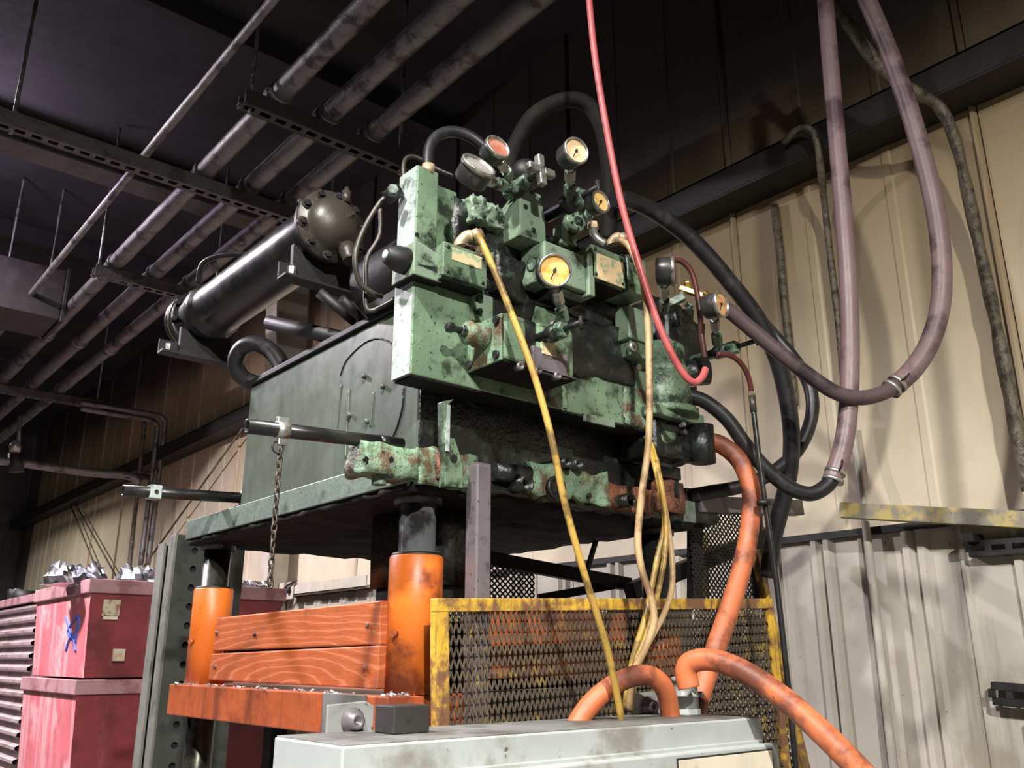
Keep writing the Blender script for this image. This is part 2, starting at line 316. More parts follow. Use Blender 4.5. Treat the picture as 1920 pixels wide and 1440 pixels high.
up = ribsheet(XW, 1.19, 1.19+PW-.006, 2.08, 5.75, [(1.205, .03, .012, .02), (1.19+.41, .05, .03, .006), (1.19+.82, .05, .03, .006)]).build('panel', m_wall, wr)
lowp = ribsheet(XW-.05, 1.19, 1.19+PW-.006, 0, 2.10,
    [(1.24, .05, .025, .022), (1.30, .05, .025, .022), (1.50, .03, .015, .010), (1.652, .05, .025, .022), (1.712, .05, .025, .022), (1.91, .03, .015, .010), (2.064, .05, .025, .022), (2.124, .05, .025, .022), (2.32, .03, .015, .010)]).build('panel', m_wlow, wr)
for k in list(range(-2, 0))+list(range(1, 14)):
    if 1.19+PW*(k+1) < 18.4:
        dup(up, (0, PW*k, 0), wr)
        if k < 8: dup(lowp, (0, PW*k, 0), wr)
struct(MB().box((XW-.075, -1.3, 2.095), (XW, 11.2, 2.125)).build('trim_1', m_girt), 'dark ledge capping the ribbed lower wall')
# girt: C section running along the wall, lips facing the hall
gm = MB()
gm.box((XW-.20, -3, 3.86), (XW-.19, 18.2, 4.0)); gm.box((XW-.20, -3, 3.85), (XW, 18.2, 3.862)); gm.box((XW-.20, -3, 3.99), (XW, 18.2, 4.0)); gm.box((XW-.02, -3, 3.862), (XW-.001, 18.2, 3.99))
struct(gm.build('trim_2', m_girt), 'long dark steel girt running along the cream wall')
# tapered building column seen under and above the press
cb = thing('frame_column', 'cream tapered steel building column seen beyond the press', 'column', (3.4, 7.3, 0))
a0, a1 = V(3.50, 7.2, 0), V(3.12, 7.2, 5.7)
MB().bar(a0, a1, .012, .22, V(0, 1, 0)).build('inner_flange', m_white, cb)
MB().prism([V(3.50, 7.19, 0), V(3.54, 7.19, 0), V(3.54, 7.19, 5.7), V(3.12, 7.19, 5.7)], (0, .015, 0)).build('web', m_white, cb)
cbr = thing('wall_strut_angle', 'cream horizontal steel angle bolted to the building column', 'angle iron', (3.45, 6.3, 2.12))
MB().box((3.44, 5.72, 2.10), (3.452, 6.98, 2.19)).build('upright_leg', m_white, cbr, .002)
MB().box((3.44, 5.72, 2.10), (3.52, 6.98, 2.112)).build('flat_leg', m_white, cbr, .002)
for y in (6.90, 7.07):
    bp = MB().box((3.425, y-.055, 2.07), (3.437, y+.055, 2.21)).build('bolt_plate', m_white, cbr, .003)
    MB().hexa((3.425, y, 2.14), (-1, 0, 0), .028, .03).build('bolt', m_blackm, bp)
# wall braces and wires
for i, (p, q, lb) in enumerate((((132, 946, 3.5), (190, 1090, 3.5), 'thin diagonal brace rod low on the far cream wall'), ((141, 944, 3.5), (222, 1088, 3.5), 'thin diagonal brace rod beside its twin above the bin scrap'), ((463, 792, 3.5), (270, 1062, 3.5), 'thin diagonal brace rod rising behind the two upright conduits'))):
    a, b = at(p[0], p[1], X=p[2]), at(q[0], q[1], X=q[2])
    tag(MB().cyl(a, b, .011, n=8).build('brace_rod', m_cpipe), lb, 'brace rod')
# ---------------------------------------------------------------- right wall hardware
ym = thing('angle_bar', 'worn yellow steel bar standing out from the wall ledge', 'steel bar', (3.3, 1.6, 2.2))
pA, pB = at(1577, 957, X=3.36), at(1935, 976, X=3.48)
MB().bar(pA, pB, .05, .062).build('bar', m_ybar, ym, .003)
MB().bar(pB+V(-.04, .22, -.042), pB+V(.05, .22, -.042), .05, .03).build('bracket', m_blackm, ym)
def slot_strut(name, lb, p, q, w, n, group, mt=m_blackm, face=V(-1, 0, 0)):
    t = thing(name, lb, 'strut channel', p, group)
    d = (q-p); L = d.length; d.normalize(); s = face.cross(d).normalized()
    m = MB()
    for sg in (-1, 1): m.bar(p+s*sg*w*.34, q+s*sg*w*.34, .008, w*.32, s)
    for i in range(n+1):
        c = p+d*(L*i/n); m.bar(c-d*min(.012, L/n*.2), c+d*min(.012, L/n*.2), .008, w*.40, s)
    m.build('slotted_face', mt, t)
    m = MB()
    for sg in (-1, 1): m.bar(p+s*sg*w*.49-face*.02, q+s*sg*w*.49-face*.02, .045, .006, s)
    m.build('flange', mt, t); return t
slot_strut('strut_channel', 'black slotted strut channel high on the ribbed wall', at(1816, 1030, X=3.50), at(2060, 1012, X=3.50), .055, 6, None)
slot_strut('strut_channel', 'short black slotted strut channel low on the ribbed wall', at(1860, 1300, X=3.49), at(2000, 1312, X=3.49), .075, 4, None)
pv = MB().box((3.47, 1.26, .2), (3.53, 1.32, 1.42)).build('wall_post', m_blackm, None, .003); tag(pv, 'black post below the short slotted strut at the right edge', 'post')
def wallpipe(name, lb, pts, r, m=m_cpipe, wob=.25, sub=8):
    return tag(MB().tube(pts, r, 10, sub, wob=wob).build(name, m), lb, 'pipe')
wallpipe('wall_pipe', 'thick crusted pipe bending over the girt at far right', [at(1500, -70, X=2.95), at(1575, 25, X=3.02), at(1650, 125, X=3.12), at(1715, 172, X=3.22), at(1760, 200, X=3.32), at(1790, 260, X=3.38), at(1812, 350, X=3.45), at(1840, 480, X=3.5), at(1862, 580, X=3.5), at(1884, 690, X=3.5), at(1905, 800, X=3.5), at(1928, 920, X=3.5)], .024)
wallpipe('wall_pipe', 'thin crusted pipe hooking over the girt behind the maroon hoses', [at(1470, 268, X=3.36), at(1492, 245, X=3.34), at(1515, 240, X=3.33), at(1530, 262, X=3.34), at(1538, 310, X=3.37), at(1548, 400, X=3.5), at(1558, 490, X=3.53), at(1568, 570, X=3.53), at(1578, 670, X=3.53), at(1590, 770, X=3.53)], .016)
wallpipe('wall_conduit', 'slim grey conduit running down the ribbed wall', [at(1597, 790, X=3.53), at(1607, 860, X=3.53), at(1624, 991, X=3.50), at(1650, 1215, X=3.50), at(1676, 1445, X=3.50), at(1690, 1560, X=3.5)], .017, m_wlow, .1)
wallpipe('wall_conduit', 'brown conduit rising to the girt left of the maroon hoses', [at(1452, 385, X=3.57), at(1462, 470, X=3.57), at(1470, 560, X=3.57), at(1480, 650, X=3.57), at(1490, 760, X=3.57)], .020, m_cpipe, .1)
# ================================================================ CEILING PIPEWORK
ZP = 4.557
for X, r, y0, lb in ((1.70, .060, 2.2, 'dusty overhead pipe nearest the aisle of the three thick ones'), (2.0, .060, 2.2, 'dusty overhead pipe in the middle of the three thick ones'), (2.29, .060, 2.2, 'dusty overhead pipe passing just above the black heat exchanger')):
    t = thing('overhead_pipe', lb, 'pipe', (X, 8, ZP), 'thick pipes below the ceiling')
    MB().tube([V(X, y0+(15-y0)*i/60, ZP) for i in range(61)], r, 14, 1, wob=.07).build('pipe_run', m_ceilpipe, t)
    for y in (4.0, 8.9): MB().lathe((X, y-.05, ZP), (0, 1, 0), [(0, r*1.02), (0, r*1.18), (.1, r*1.18), (.1, r*1.02)], 14).build('coupling', m_ceilpipe, t)
tag(MB().tube([V(1.355, 1.5+i*.25, ZP+.02) for i in range(52)], .026, 10, 1, wob=.16).build('overhead_conduit', m_ceilpipe), 'thin crusted overhead conduit left of the three thick pipes', 'pipe')
def trapeze(Y, x0, x1, lb, rods, w=.09, mt=None):
    m_strut = mt or globals()['m_strut']
    t = thing('trapeze_hanger', lb, 'pipe hanger', (x0, Y, 4.45), 'trapeze pipe hangers')
    z0, z1 = 4.405, 4.49
    m = MB(); n = int((x1-x0)/.085)
    m.box((x0, Y-w/2, z0), (x1, Y-w/2+.026, z0+.006)); m.box((x0, Y+w/2-.026, z0), (x1, Y+w/2, z0+.006))
    for i in range(n+1):
        x = x0+(x1-x0)*i/n; m.box((x-.016, Y-w/2+.026, z0), (x+.016, Y+w/2-.026, z0+.006))
    m.build('slotted_base', m_strut, t)
    for s in (-1, 1): MB().box((x0, Y+s*w/2-.003, z0), (x1, Y+s*w/2+.003, z1)).build('side_flange', m_strut, t)
    for x in rods: MB().tube([V(x, Y, z0-.03+i*(5.75-z0)/14) for i in range(15)], .011, 8, 2, wob=.35).build('threaded_rod', m_ceilpipe, t)
    for X in (1.70, 2.0, 2.29):
        if X < x1: MB().lathe((X, Y-.02, ZP), (0, 1, 0), [(0, .062), (0, .072), (.04, .072), (.04, .062)], 14).build('pipe_strap', m_strut, t)
    return t
trapeze(5.03, -.4, 2.66, 'perforated steel trapeze hanger crossing under the pipes nearest the camera', (.62, 2.6))
trapeze(4.0, 1.5, 2.6, 'dark trapeze hanger with strap clamps high above the press', (1.55, 2.5), mt=m_girt)
trapeze(6.8, 1.55, 2.55, 'small black trapeze hanger in the middle of the pipe run', (1.58, 2.5))
trapeze(10.75, 1.3, 2.75, 'far trapeze hanger with strap clips near the dark end wall', (2.7,))
bm_ = thing('roof_beam', 'pale roof beam crossing behind the perforated hanger', 'beam', (1, 5.5, 4.75))
zf = at(300, 352, Y=5.8).z
MB().box((-2.5, 5.80, zf), (3.4, 6.02, zf+.015)).build('bottom_flange', m_strut, bm_); MB().box((-2.5, 5.90, zf+.015), (3.4, 5.915, zf+.10)).build('web', m_strut, bm_)
bd = thing('cable_duct', 'large brown steel duct ending above the corrugated container', 'duct', (.5, 8.2, 4.5))
MB().box((-2.5, 7.95, 4.40), (1.6, 8.55, 4.86)).build('casing', m_duct, bd, .01)
MB().box((1.6, 7.93, 4.38), (1.63, 8.57, 4.88)).build('end_cap', m_girt, bd, .004)
for (u0, v0, u1, v1, lb) in ((46, 225, 20, 470, 'crusted hanging rod at the far left end of the brown duct'), (130, 265, 97, 490, 'crusted hanging rod left of the thin overhead conduit')):
    b = at(u1, v1, Y=8.2); b.z = 4.855; a = V(b.x, 8.2, 5.75)
    tag(MB().tube([a+(b-a)*(i/14) for i in range(15)], .011, 8, 2, wob=.4).build('hanger_rod', m_ceilpipe), lb, 'hanger rod', 'rods carrying the brown duct')
def cond(name, lb, pts, r, m=m_ceilpipe): return tag(MB().tube(pts, r, 10, 6, wob=.12).build(name, m), lb, 'pipe')
YC = 10.52
def bent(name, lb, u1, v1, ub, vb, r, dy):
    a = at(150, v1-17, Y=YC+dy); c = at(u1, v1, Y=YC+dy); e = at(ub, vb, Y=YC+dy); e.x = c.x; a.z = c.z
    return cond(name, lb, [a, a+(c-a)*.5, c-V(.12, 0, 0), c-V(.03, 0, .03), c-V(0, 0, .14), (c+e)*.5, e], r)
bent('bent_conduit', 'outer bent conduit turning down the far cream wall', 311, 781, 282, 1060, .030, 0)
bent('bent_conduit', 'inner bent conduit turning down beside the outer one', 297, 790, 268, 1060, .030, .05)
cond('drop_pipe', 'thin rusty drop pipe left of the two bent conduits', [at(272, 785, Y=10.7), at(262, 880, Y=10.7), at(250, 990, Y=10.7), at(240, 1085, Y=10.7), at(240, 1085, Y=10.7)-V(-.05, 0, 2.3)], .026, m_cpipe)
fp = thing('branch_pipe', 'level grey branch pipe with a lamp fitting at far left', 'pipe', at(100, 880, Y=10.3))
MB().tube([at(-60, 862, Y=10.3), at(20, 866, Y=10.3), at(100, 877, Y=10.3), at(180, 887, Y=10.3), at(240, 892, Y=10.3), at(262, 905, Y=10.3)], .045, 10, 4, wob=.1).build('pipe_run', m_ceilpipe, fp)
MB().tube([at(225, 891, Y=10.3), at(250, 893, Y=10.3), at(280, 895, Y=10.3)], .03, 10, 4).build('side_branch', m_blackm, fp)
MB().cyl(at(30, 850, Y=10.3), at(30, 885, Y=10.3), .075, n=14).build('junction_body', m_blackm, fp)
MB().lathe(at(27, 848, Y=10.2), (0, 0, 1), [(0, .05), (.06, .06), (.12, .03), (.14, .001)], 12).build('cap', m_steel, fp)
cond('thin_conduit', 'short thin conduit dropping between the far pipes at left', [at(37, 780, Y=10.4), at(34, 845, Y=10.4)], .02)
# ================================================================ LEFT: RACK, BINS
rk = thing('rack_upright', 'grey green perforated rack upright behind the orange column', 'rack', (1.7, 4.6, 0))
def perf_plate(x0, x1, y, z0, z1, zs, xc, r):
    m = MB(); zz = [z0]+[(zs[i]+zs[i+1])/2 for i in range(len(zs)-1)]+[z1]; h = .04
    m.add([(xc+h, y, z0), (x1, y, z0), (x1, y, z1), (xc+h, y, z1)], [(0, 1, 2, 3)]); m.add([(x0, y, z0), (xc-h, y, z0), (xc-h, y, z1), (x0, y, z1)], [(0, 1, 2, 3)])
    for i, zc in enumerate(zs):
        a, b = zz[i], zz[i+1]; vs = []; n = 16
        for k in range(n):
            t = 2*math.pi*k/n; c, s = math.cos(t), math.sin(t); q = 1/max(abs(c), abs(s))
            vs.append((xc+r*c, y, zc+r*s)); vs.append((xc+h*c*q, y, (zc+(b-zc)*s*q) if s > 0 else (zc+(zc-a)*s*q)))
            vs.append((xc+r*c, y+.01, zc+r*s))
        fs = []
        for k in range(n):
            j = (k+1) % n; fs += [(3*k, 3*k+1, 3*j+1, 3*j), (3*k+2, 3*k, 3*j, 3*j+2)]
        m.add(vs, fs)
    return m
zt = 2.20
perf_plate(1.60, 1.96, 4.5, 0, zt, [.1+.092*i for i in range(23)], 1.695, .017).build('perforated_web', m_rackd, rk)
MB().box((1.585, 4.495, 0), (1.60, 4.575, zt)).build('side_flange', m_rack, rk, .002)
MB().box((1.585, 4.64, 0), (1.60, 4.73, zt-.03)).build('side_flange', m_rack, rk, .002)
MB().box((1.61, 4.52, 0), (1.94, 4.70, zt-.04)).build('inner_channel', m_blackm, rk)
def binbox(lb, x0, x1, y0, y1, z0, z1, grp):
    t = thing('metal_bin', lb, 'bin', ((x0+x1)/2, (y0+y1)/2, z0), grp); tp = .055; w = .02
    zb = z0+.0; zr = z1-.085
    # four tapering sides
    q = [(x0+tp, y0+tp), (x1-tp, y0+tp), (x1-tp, y1-tp), (x0+tp, y1-tp)]; Q = [(x0+.02, y0+.02), (x1-.02, y0+.02), (x1-.02, y1-.02), (x0+.02, y1-.02)]
    for i, (nm, mt) in enumerate((('front_side', m_bin), ('end_side', m_bin), ('back_side', m_bin), ('aisle_side', m_pink))):
        j = (i+1) % 4; a, b, c, d = V(*q[i], zb), V(*q[j], zb), V(*Q[j], zr), V(*Q[i], zr)
        n = (b-a).cross(d-a).normalized()*-w
        MB().prism([a, b, c, d], n).build(nm, mt, t)
    MB().box((x0+tp, y0+tp, zb), (x1-tp, y1-tp, zb+.02)).build('bottom', m_bin, t)
    m = MB(); m.box((x0, y0, zr), (x1, y0+.03, z1)); m.box((x0, y1-.03, zr), (x1, y1, z1)); m.box((x0, y0+.03, zr), (x0+.03, y1-.03, z1)); m.box((x1-.03, y0+.03, zr), (x1, y1-.03, z1))
    m.build('rim', m_rim, t, .006); return t
bx = (1.58, 2.89, 5.86, 7.2)
G = 'stacked red metal bins'
b1 = binbox('top red metal bin of the stack, heaped with foil scrap', *bx, 1.49, 2.07, G)
b2 = binbox('second red metal bin, directly under the scrap filled one', *bx, .86, 1.48, G)
b3 = binbox('lowest red metal bin resting on the floor', *bx, 0.005, .85, G)
MB().box((1.66, 5.95, 1.98), (2.82, 7.12, 2.02)).build('scrap_bed', m_dust, b1)
# paint stick scribble and stickers on the top bin
def onbin(u, v): p = at(u, v, X=1.60); z = (p.z-1.49)/.5; return V(1.58+.055*(1-z)+.02*z-.002, p.y, p.z)
def stroke(pts, nm='painted_mark'):
    MB().tube([onbin(*p) for p in pts], .0095, 6, 5).build(nm, m_blue, b1)
stroke([(143, 1157), (137, 1163), (126, 1178), (124, 1190), (133, 1196), (142, 1180), (146, 1160), (141, 1155)])
stroke([(128, 1185), (133, 1200), (135, 1222)]); stroke([(121, 1158), (125, 1172), (128, 1190), (122, 1206), (117, 1220)]); stroke([(146, 1163), (140, 1185), (136, 1205)])
def onface(u, v, w, h, nm, mt):
    p = at(u, v, Y=5.885); MB().box((p.x-w/2, 5.872, p.z-h/2), (p.x+w/2, 5.895, p.z+h/2)).build(nm, mt, b1)
onface(208, 1140, .10, .10, 'warning_sticker', m_stick); onface(206, 1158, .085, .022, 'paper_strip', m_cream); onface(222, 1228, .07, .07, 'paper_patch', m_cream)
# corrugated container behind the bins
cc = thing('corrugated_container', 'mauve corrugated steel container beyond the red bins', 'container', (1.9, 9.3, 0))
zs = [0.02+.0895*i for i in range(24)]
prof = []
for i in range(22):
    z = .06+i*.0885; prof += [(0, z), (-.0, z+.03), (-.032, z+.045), (-.032, z+.065), (0, z+.08)]
m = MB(); vs = []
for x, z in prof: vs += [V(1.66+x, 7.3, z), V(1.66+x, 12.2, z)]
m.add(vs, [(2*i, 2*i+1, 2*i+3, 2*i+2) for i in range(len(prof)-1)])
m.build('ribbed_side', m_corr, cc)
MB().box((1.665, 7.3, 0.005), (2.8, 12.2, 2.0)).build('body', m_corr, cc)
MB().box((1.61, 7.27, 2.0), (2.85, 12.25, 2.06)).build('top_rim', m_rim, cc, .006)
db = thing('clutter_block', 'dark scrap block lying on the corrugated container', 'scrap', at(45, 1120, Y=9))
MB().rough(at(22, 1128, Y=8.8)-V(0, .1, 0), at(66, 1107, Y=8.8)+V(0, .2, 0), .02, .07, 3).build('lump', m_blackm, db)
def crumple(lb, c, s, seed, nx=3):
    t = thing('foil_scrap', lb, 'scrap', c, 'crumpled foil scrap on the top bin')
    for q in range(nx):
        m = MB(); n, k = 14, 9; vs = []; fs = []
        off = V((q-(nx-1)/2)*s.x*.62, random.uniform(-.3, .3)*s.y, random.uniform(0, .12)*s.z)
        for i in range(k+1):
            ph = math.pi*i/k
            for j in range(n):
                th = 2*math.pi*j/n; d = V(math.sin(ph)*math.cos(th), math.sin(ph)*math.sin(th), math.cos(ph))
                f = 1+.40*noise.noise(d*2.6+V(seed+q*5, 1, 2))+.30*noise.noise(d*7+V(seed, q, 3))
                vs.append(Vector(c)+off+V(d.x*s.x*.45*f, d.y*s.y*.5*f, max(-.25, d.z*f)*s.z*.62))
        for i in range(k):
            for j in range(n): fs.append((i*n+j, (i+1)*n+j, (i+1)*n+(j+1) % n, i*n+(j+1) % n))
        m.add(vs, fs, False).build('foil_wad', m_foil, t)
    return t
crumple('crumpled foil scrap heap at the left corner of the top bin', V(at(143, 1072, Y=6.2).x, 6.2, 2.065), V(.17, .3, .17), 1)
crumple('bright foil scrap heap beside the grey rack upright', V(at(275, 1074, Y=6.2).x, 6.2, 2.065), V(.20, .3, .17), 12)
crumple('foil scrap heap under the hanging chain, right of the orange column', V(at(462, 1094, Y=6.2).x, 6.2, 2.055), V(.20, .3, .11), 24)
# ================================================================ THE PRESS
X0, Y0, X1, Y1 = 1.355, 1.998, 2.33, 3.36
bo = thing('press_bolster', 'oily orange lower bolster slab carrying the orange columns', 'press bed', (1.8, 2.6, 1.41))
MB().box((1.235, 1.93, 1.408), (1.52, 3.39, 1.512)).build('slab', m_obeam, bo, .004)
MB().box((1.52, 1.94, 1.408), (2.42, 3.38, 1.510)).build('inner_slab', m_oil, bo, .004)
MB().box((1.225, 2.02, 1.405), (1.235, 2.23, 1.513)).build('corner_plate', m_enctop, bo, .002)
def column(lb, x, y, rod, ztop=1.86, sl=True):
    t = thing('press_column', lb, 'column', (x, y, 0), 'press guide columns')
    MB().cyl((x, y, 0.001), (x, y, 2.04), .050, n=28).build('rod', rod, t)
    if sl:
        MB().lathe((x, y, 1.513), (0, 0, 1), [(0, .0725), (ztop-1.513-.006, .0725), (ztop-1.513, .068), (ztop-1.513, .051)], 32).build('sleeve', m_opaint, t)
        MB().lathe((x, y, ztop-.004), (0, 0, 1), [(0, .070), (.010, .066), (.010, .051)], 32).build('top_seal', m_blackm, t)
        s = MB().cyl((x-.070, y-.02, 1.66), (x-.083, y-.024, 1.66), .009, n=10).build('set_screw', m_obeam, t)
        MB().lathe((x, y, 2.0), (0, 0, 1), [(0, .052), (0, .066), (.036, .07), (.036, .052)], 24).build('collar', m_oil, t)
    return t
column('orange sleeved press column nearest the camera with a bright chrome rod', X0, Y0, m_chrome, 1.864)
column('orange sleeved press column at the far left of the plank guard', X0, Y1, m_chromed, 1.855)
column('dark press column behind the bundle of yellow cords', X1, Y0, m_black, 1.70)
column('rear press column at the back of the bolster, in deep shade', X1, Y1, m_black, 1.70)
# wooden guard planks
pg = thing('plank_guard', 'two orange painted wooden planks bridging the press columns', 'guard board', (1.27, 2.7, 1.52))
ya, yb = at(405, 1155, X=1.265).y, at(713, 1140, X=1.265).y
zt_, zm, zb_ = at(560, 1143, X=1.265).z, at(560, 1215, X=1.265).z, at(560, 1284, X=1.265).z
MB().prism([(1.265, yb, zm+.004), (1.265, ya, zm-.004), (1.265, ya-.01, zt_-.004), (1.265, yb, zt_+.006)], (.035, 0, 0)).build('plank', m_wood, pg, .004)
MB().prism([(1.265, yb+.002, zb_-.002), (1.265, ya+.02, zb_+.002), (1.265, ya+.01, zm-.014), (1.265, yb, zm+.003)], (.035, 0, 0)).build('plank', m_wood, pg, .004)
for (u, v) in ((690, 1172), (686, 1252), (407, 1187), (478, 1190), (403, 1250)):
    p = at(u, v, X=1.264); MB().lathe(p, (-1, 0, 0), [(-.01, .006), (.004, .007), (.007, .003)], 10).build('nail_head', m_rust, pg)
MB().box((1.302, yb+.05, zb_+.02), (1.318, ya-.06, zt_-.03)).build('gap_blackout', m_blackm, pg)  # unseen black sheet added to keep light out of the plank gap
MB().box((1.30, yb-.004, zb_), (1.325, yb+.05, zt_-.01)).build('backing_post', m_rustor, pg); MB().box((1.30, ya-.06, zb_), (1.325, ya, zt_-.02)).build('backing_post', m_rustor, pg)
# swarf at the sleeve foot
sw = MB()
for i in range(150):
    p = V(1.29+random.uniform(-.045, .12), 1.955+random.uniform(-.022, .02), 1.513) if i < 70 else (V(1.252+random.uniform(-.015, .01), random.uniform(2.1, 3.2), 1.513) if i < 125 else V(1.27+random.uniform(-.03, .03), 3.34+random.uniform(-.05, .04), 1.513))
    s = random.uniform(.002, .007); a = random.uniform(0, 3.14)
    d = V(math.cos(a), math.sin(a), random.uniform(0, .6))*s*2; sw.bar(p, p+d, s, s*.6, V(.3, .2, 1))
tag(sw.build('metal_swarf', m_dust), 'bright metal swarf scattered along the bolster at the column foot', 'swarf', kind='stuff')
# top platen
pl = thing('top_platen', 'thick grey green steel platen under the hydraulic tank', 'press platen', (1.8, 2.6, 2.035))
MB().box((1.255, 1.886, 2.04), (2.42, 3.45, 2.114)).build('plate', m_plate, pl, .003)
MB().rough((1.262, 1.893, 2.018), (2.41, 3.44, 2.046), .006, .05, 4, 30).build('oil_shade_underside', m_grime, pl)  # oil layer that also paints in the shade below the platen
MB().rough((1.10, 1.862, 2.042), (1.262, 1.955, 2.122), .007, .011, 1, 22).build('corner_lug', m_greenold, pl)
MB().rough((1.262, 1.866, 2.034), (1.455, 1.91, 2.128), .008, .011, 2, 26).build('front_edge_casting', m_greenold, pl)
MB().rough((1.315, 1.858, 2.05), (1.375, 1.872, 2.125), .006, .010, 8, 40).build('rust_patch', m_rust, pl)
MB().cyl((1.166, 1.90, 2.042), (1.166, 1.90, 2.020), .019, n=10, smooth=False).build('lug_nut', m_ftg, pl)
for (u, v) in ((731, 862), (731, 893), (684, 862)): MB().cyl(at(u, v, Y=1.862), at(u, v, Y=1.862)+V(0, -.008, 0), .007, n=10).build('hole_plug', m_oil, pl)
for sg in (0,):
    MB().rough((1.455, 1.862, 2.03), (2.34, 1.905, 2.10), .009, .016, 5, 20).build('front_lip', m_oil, pl)
MB().rough((1.62, 1.835, 2.045), (1.93, 1.87, 2.135), .010, .013, 6, 22).build('front_boss', m_greenold, pl)
MB().rough((1.94, 1.84, 2.04), (2.16, 1.872, 2.115), .010, .013, 9, 26).build('rust_boss', m_rust, pl)
for (u, v, r, nm) in ((990, 906, .023, 'open_tube'), (1183, 937, .021, 'open_tube'), (1066, 866, .016, 'small_tube'), (1087, 869, .016, 'small_tube')):
    p = at(u, v, Y=1.80); MB().pipe(p+V(0, .12, 0), p, r, r*.78, .09, 16).build(nm, m_oil, pl)
p = at(990, 890, Y=1.84); MB().cyl(at(925, 885, Y=1.85), p, .026, n=14).build('cross_tube', m_oil, pl)
p = at(1040, 915, Y=1.825); MB().lathe(p, (0, -1, 0), [(0, .034), (.012, .034), (.012, .026), (.004, .024), (.004, .0001)], 18).build('counterbore', m_oil, pl)
MB().cyl(at(1103, 930, Y=1.834), at(1103, 930, Y=1.834)+V(0, -.008, 0), .008, n=10).build('hole_plug', m_oil, pl)
# gusset bracket standing on the platen
gb = thing('gusset_bracket', 'green gusset plate with an edge toned as lit and one hole on the platen corner', 'bracket', (1.34, 1.82, 2.04))
q = [at(835, 912, Y=1.835), at(868, 915, Y=1.835), at(868, 868, Y=1.835), at(853, 822, Y=1.835), at(838, 820, Y=1.835), at(837, 762, Y=1.835), at(852, 748, Y=1.835), at(832, 752, Y=1.835)]
MB().prism(q, (0, .03, 0)).build('plate', m_green, gb, .002)
MB().box((at(835, 880, Y=1.832).x, 1.832, at(833, 845, Y=1.832).z), (at(842, 880, Y=1.832).x, 1.866, at(833, 757, Y=1.832).z)).build('lit_edge', m_edge, gb)  # pale strip painting the light on the gusset's side face
pp = at(850, 859, Y=1.834); MB().cyl(pp, pp+V(0, -.004, 0), .011, n=14).build('hole', m_oil, gb)
# dark ram block under the platen
rb = thing('ram_block', 'black oily ram block hanging under the platen', 'press ram', (1.8, 2.6, 1.75))
MB().rough((1.42, 2.06, 1.80), (1.66, 2.34, 2.03), .004, .08, 3, 12).build('body', m_oil, rb)
MB().box((1.43, 2.08, 1.745), (1.65, 2.32, 1.80)).build('die_shoe', m_blackm, rb, .004)
# reservoir tank
tk = thing('reservoir_tank', 'grey green hydraulic reservoir tank on the platen', 'tank', (1.8, 2.5, 2.114))
MB().box((1.305, 1.94, 2.115), (2.32, 3.075, 2.585)).build('shell', m_tank, tk, .006)
MB().box((1.293, 1.928, 2.585), (2.33, 3.10, 2.606)).build('lid', m_blackm, tk, .003)
for (u, v) in ((685, 706), (720, 725), (658, 778), (690, 790)):
    p = at(u, v, X=1.305); MB().cyl(p+V(.01, 0, 0), p-V(.014, 0, 0), .008, n=10).build('bolt_stub', m_tank, tk)
arc = [(638, 705), (650, 675), (680, 645), (705, 635), (728, 640), (742, 655)]
MB().tube([at(u, v, X=1.304) for u, v in arc], .0028, 6, 5).build('weld_seam', m_oil, tk)
MB().tube([at(u, v, X=1.304) for u, v in ((757, 725), (755, 760), (745, 800), (732, 828))], .004, 6, 5).build('weld_seam', m_oil, tk)
for pts in (((640, 720), (634, 770), (628, 830)), ((655, 730), (650, 800), (648, 860)), ((700, 735), (697, 770), (694, 800))):
    MB().tube([at(u, v, X=1.303) for u, v in pts], .003, 6, 6, wob=.8).build('paint_run', m_tank, tk)
MB().box((1.308, 1.934, 2.116), (2.318, 1.94, 2.33)).build('front_shadow', m_oil, tk)  # black sheet painting the base plate's shadow on the tank
MB().cyl((1.41, 1.99, 2.114), (1.41, 1.99, 2.16), .07, n=28).build('column_nut', m_chromed, pl)
# ================================================================ HEAT EXCHANGER
hx = thing('heat_exchanger', 'black shell and tube heat exchanger lying above the tank', 'heat exchanger', (1.25, 3.0, 2.8))
HX, HZ = 1.25, 2.975
MB().lathe((HX, 2.42, HZ), (0, 1, 0), [(0, .102), (.03, .106), (.2, .106), (.86, .106), (.94, .108), (.95, .118), (1.0, .118), (1.01, .109), (1.12, .109)], 40).build('shell', m_black, hx)
MB().lathe((HX, 2.43, HZ), (0, -1, 0), [(0, .120), (.0, .126), (.030, .126), (.032, .098), (.05, .094), (.075, .078), (.092, .05), (.10, .02), (.101, .0001)], 40).build('end_dome', m_cast, hx)
for k in range(10):
    a = 2*math.pi*(k+.3)/10; p = V(HX+.112*math.cos(a), 2.40, HZ+.112*math.sin(a))
    b = MB().cyl(p+V(0, .006, 0), p+V(0, -.006, 0), .017, n=14).build('bolt_boss', m_cast, hx); MB().hexa(p+V(0, -.006, 0), (0, -1, 0), .0115, .011).build('bolt', m_blackm, b)
MB().lathe((HX, 3.53, HZ), (0, 1, 0), [(0, .114), (0, .132), (.03, .132), (.03, .128), (.038, .128), (.038, .132), (.065, .132), (.07, .10), (.10, .09), (.12, .0001)], 36).build('far_flange', m_black, hx)
MB().torus((HX, 3.564, HZ), (0, 1, 0), .128, .004, 36, 6).build('gasket', m_gold, hx)
for k in range(10):
    a = 2*math.pi*(k+.3)/10; p = V(HX+.12*math.cos(a), 3.52, HZ+.12*math.sin(a)); MB().hexa(p, (0, -1, 0), .012, .014).build('far_bolt', m_blackm, hx)
MB().lathe((HX+.035, 2.385, HZ+.09), (0, 0, 1), [(0, .016), (.045, .016), (.045, .008), (.06, .008)], 12).build('vent_nipple', m_cast, hx)
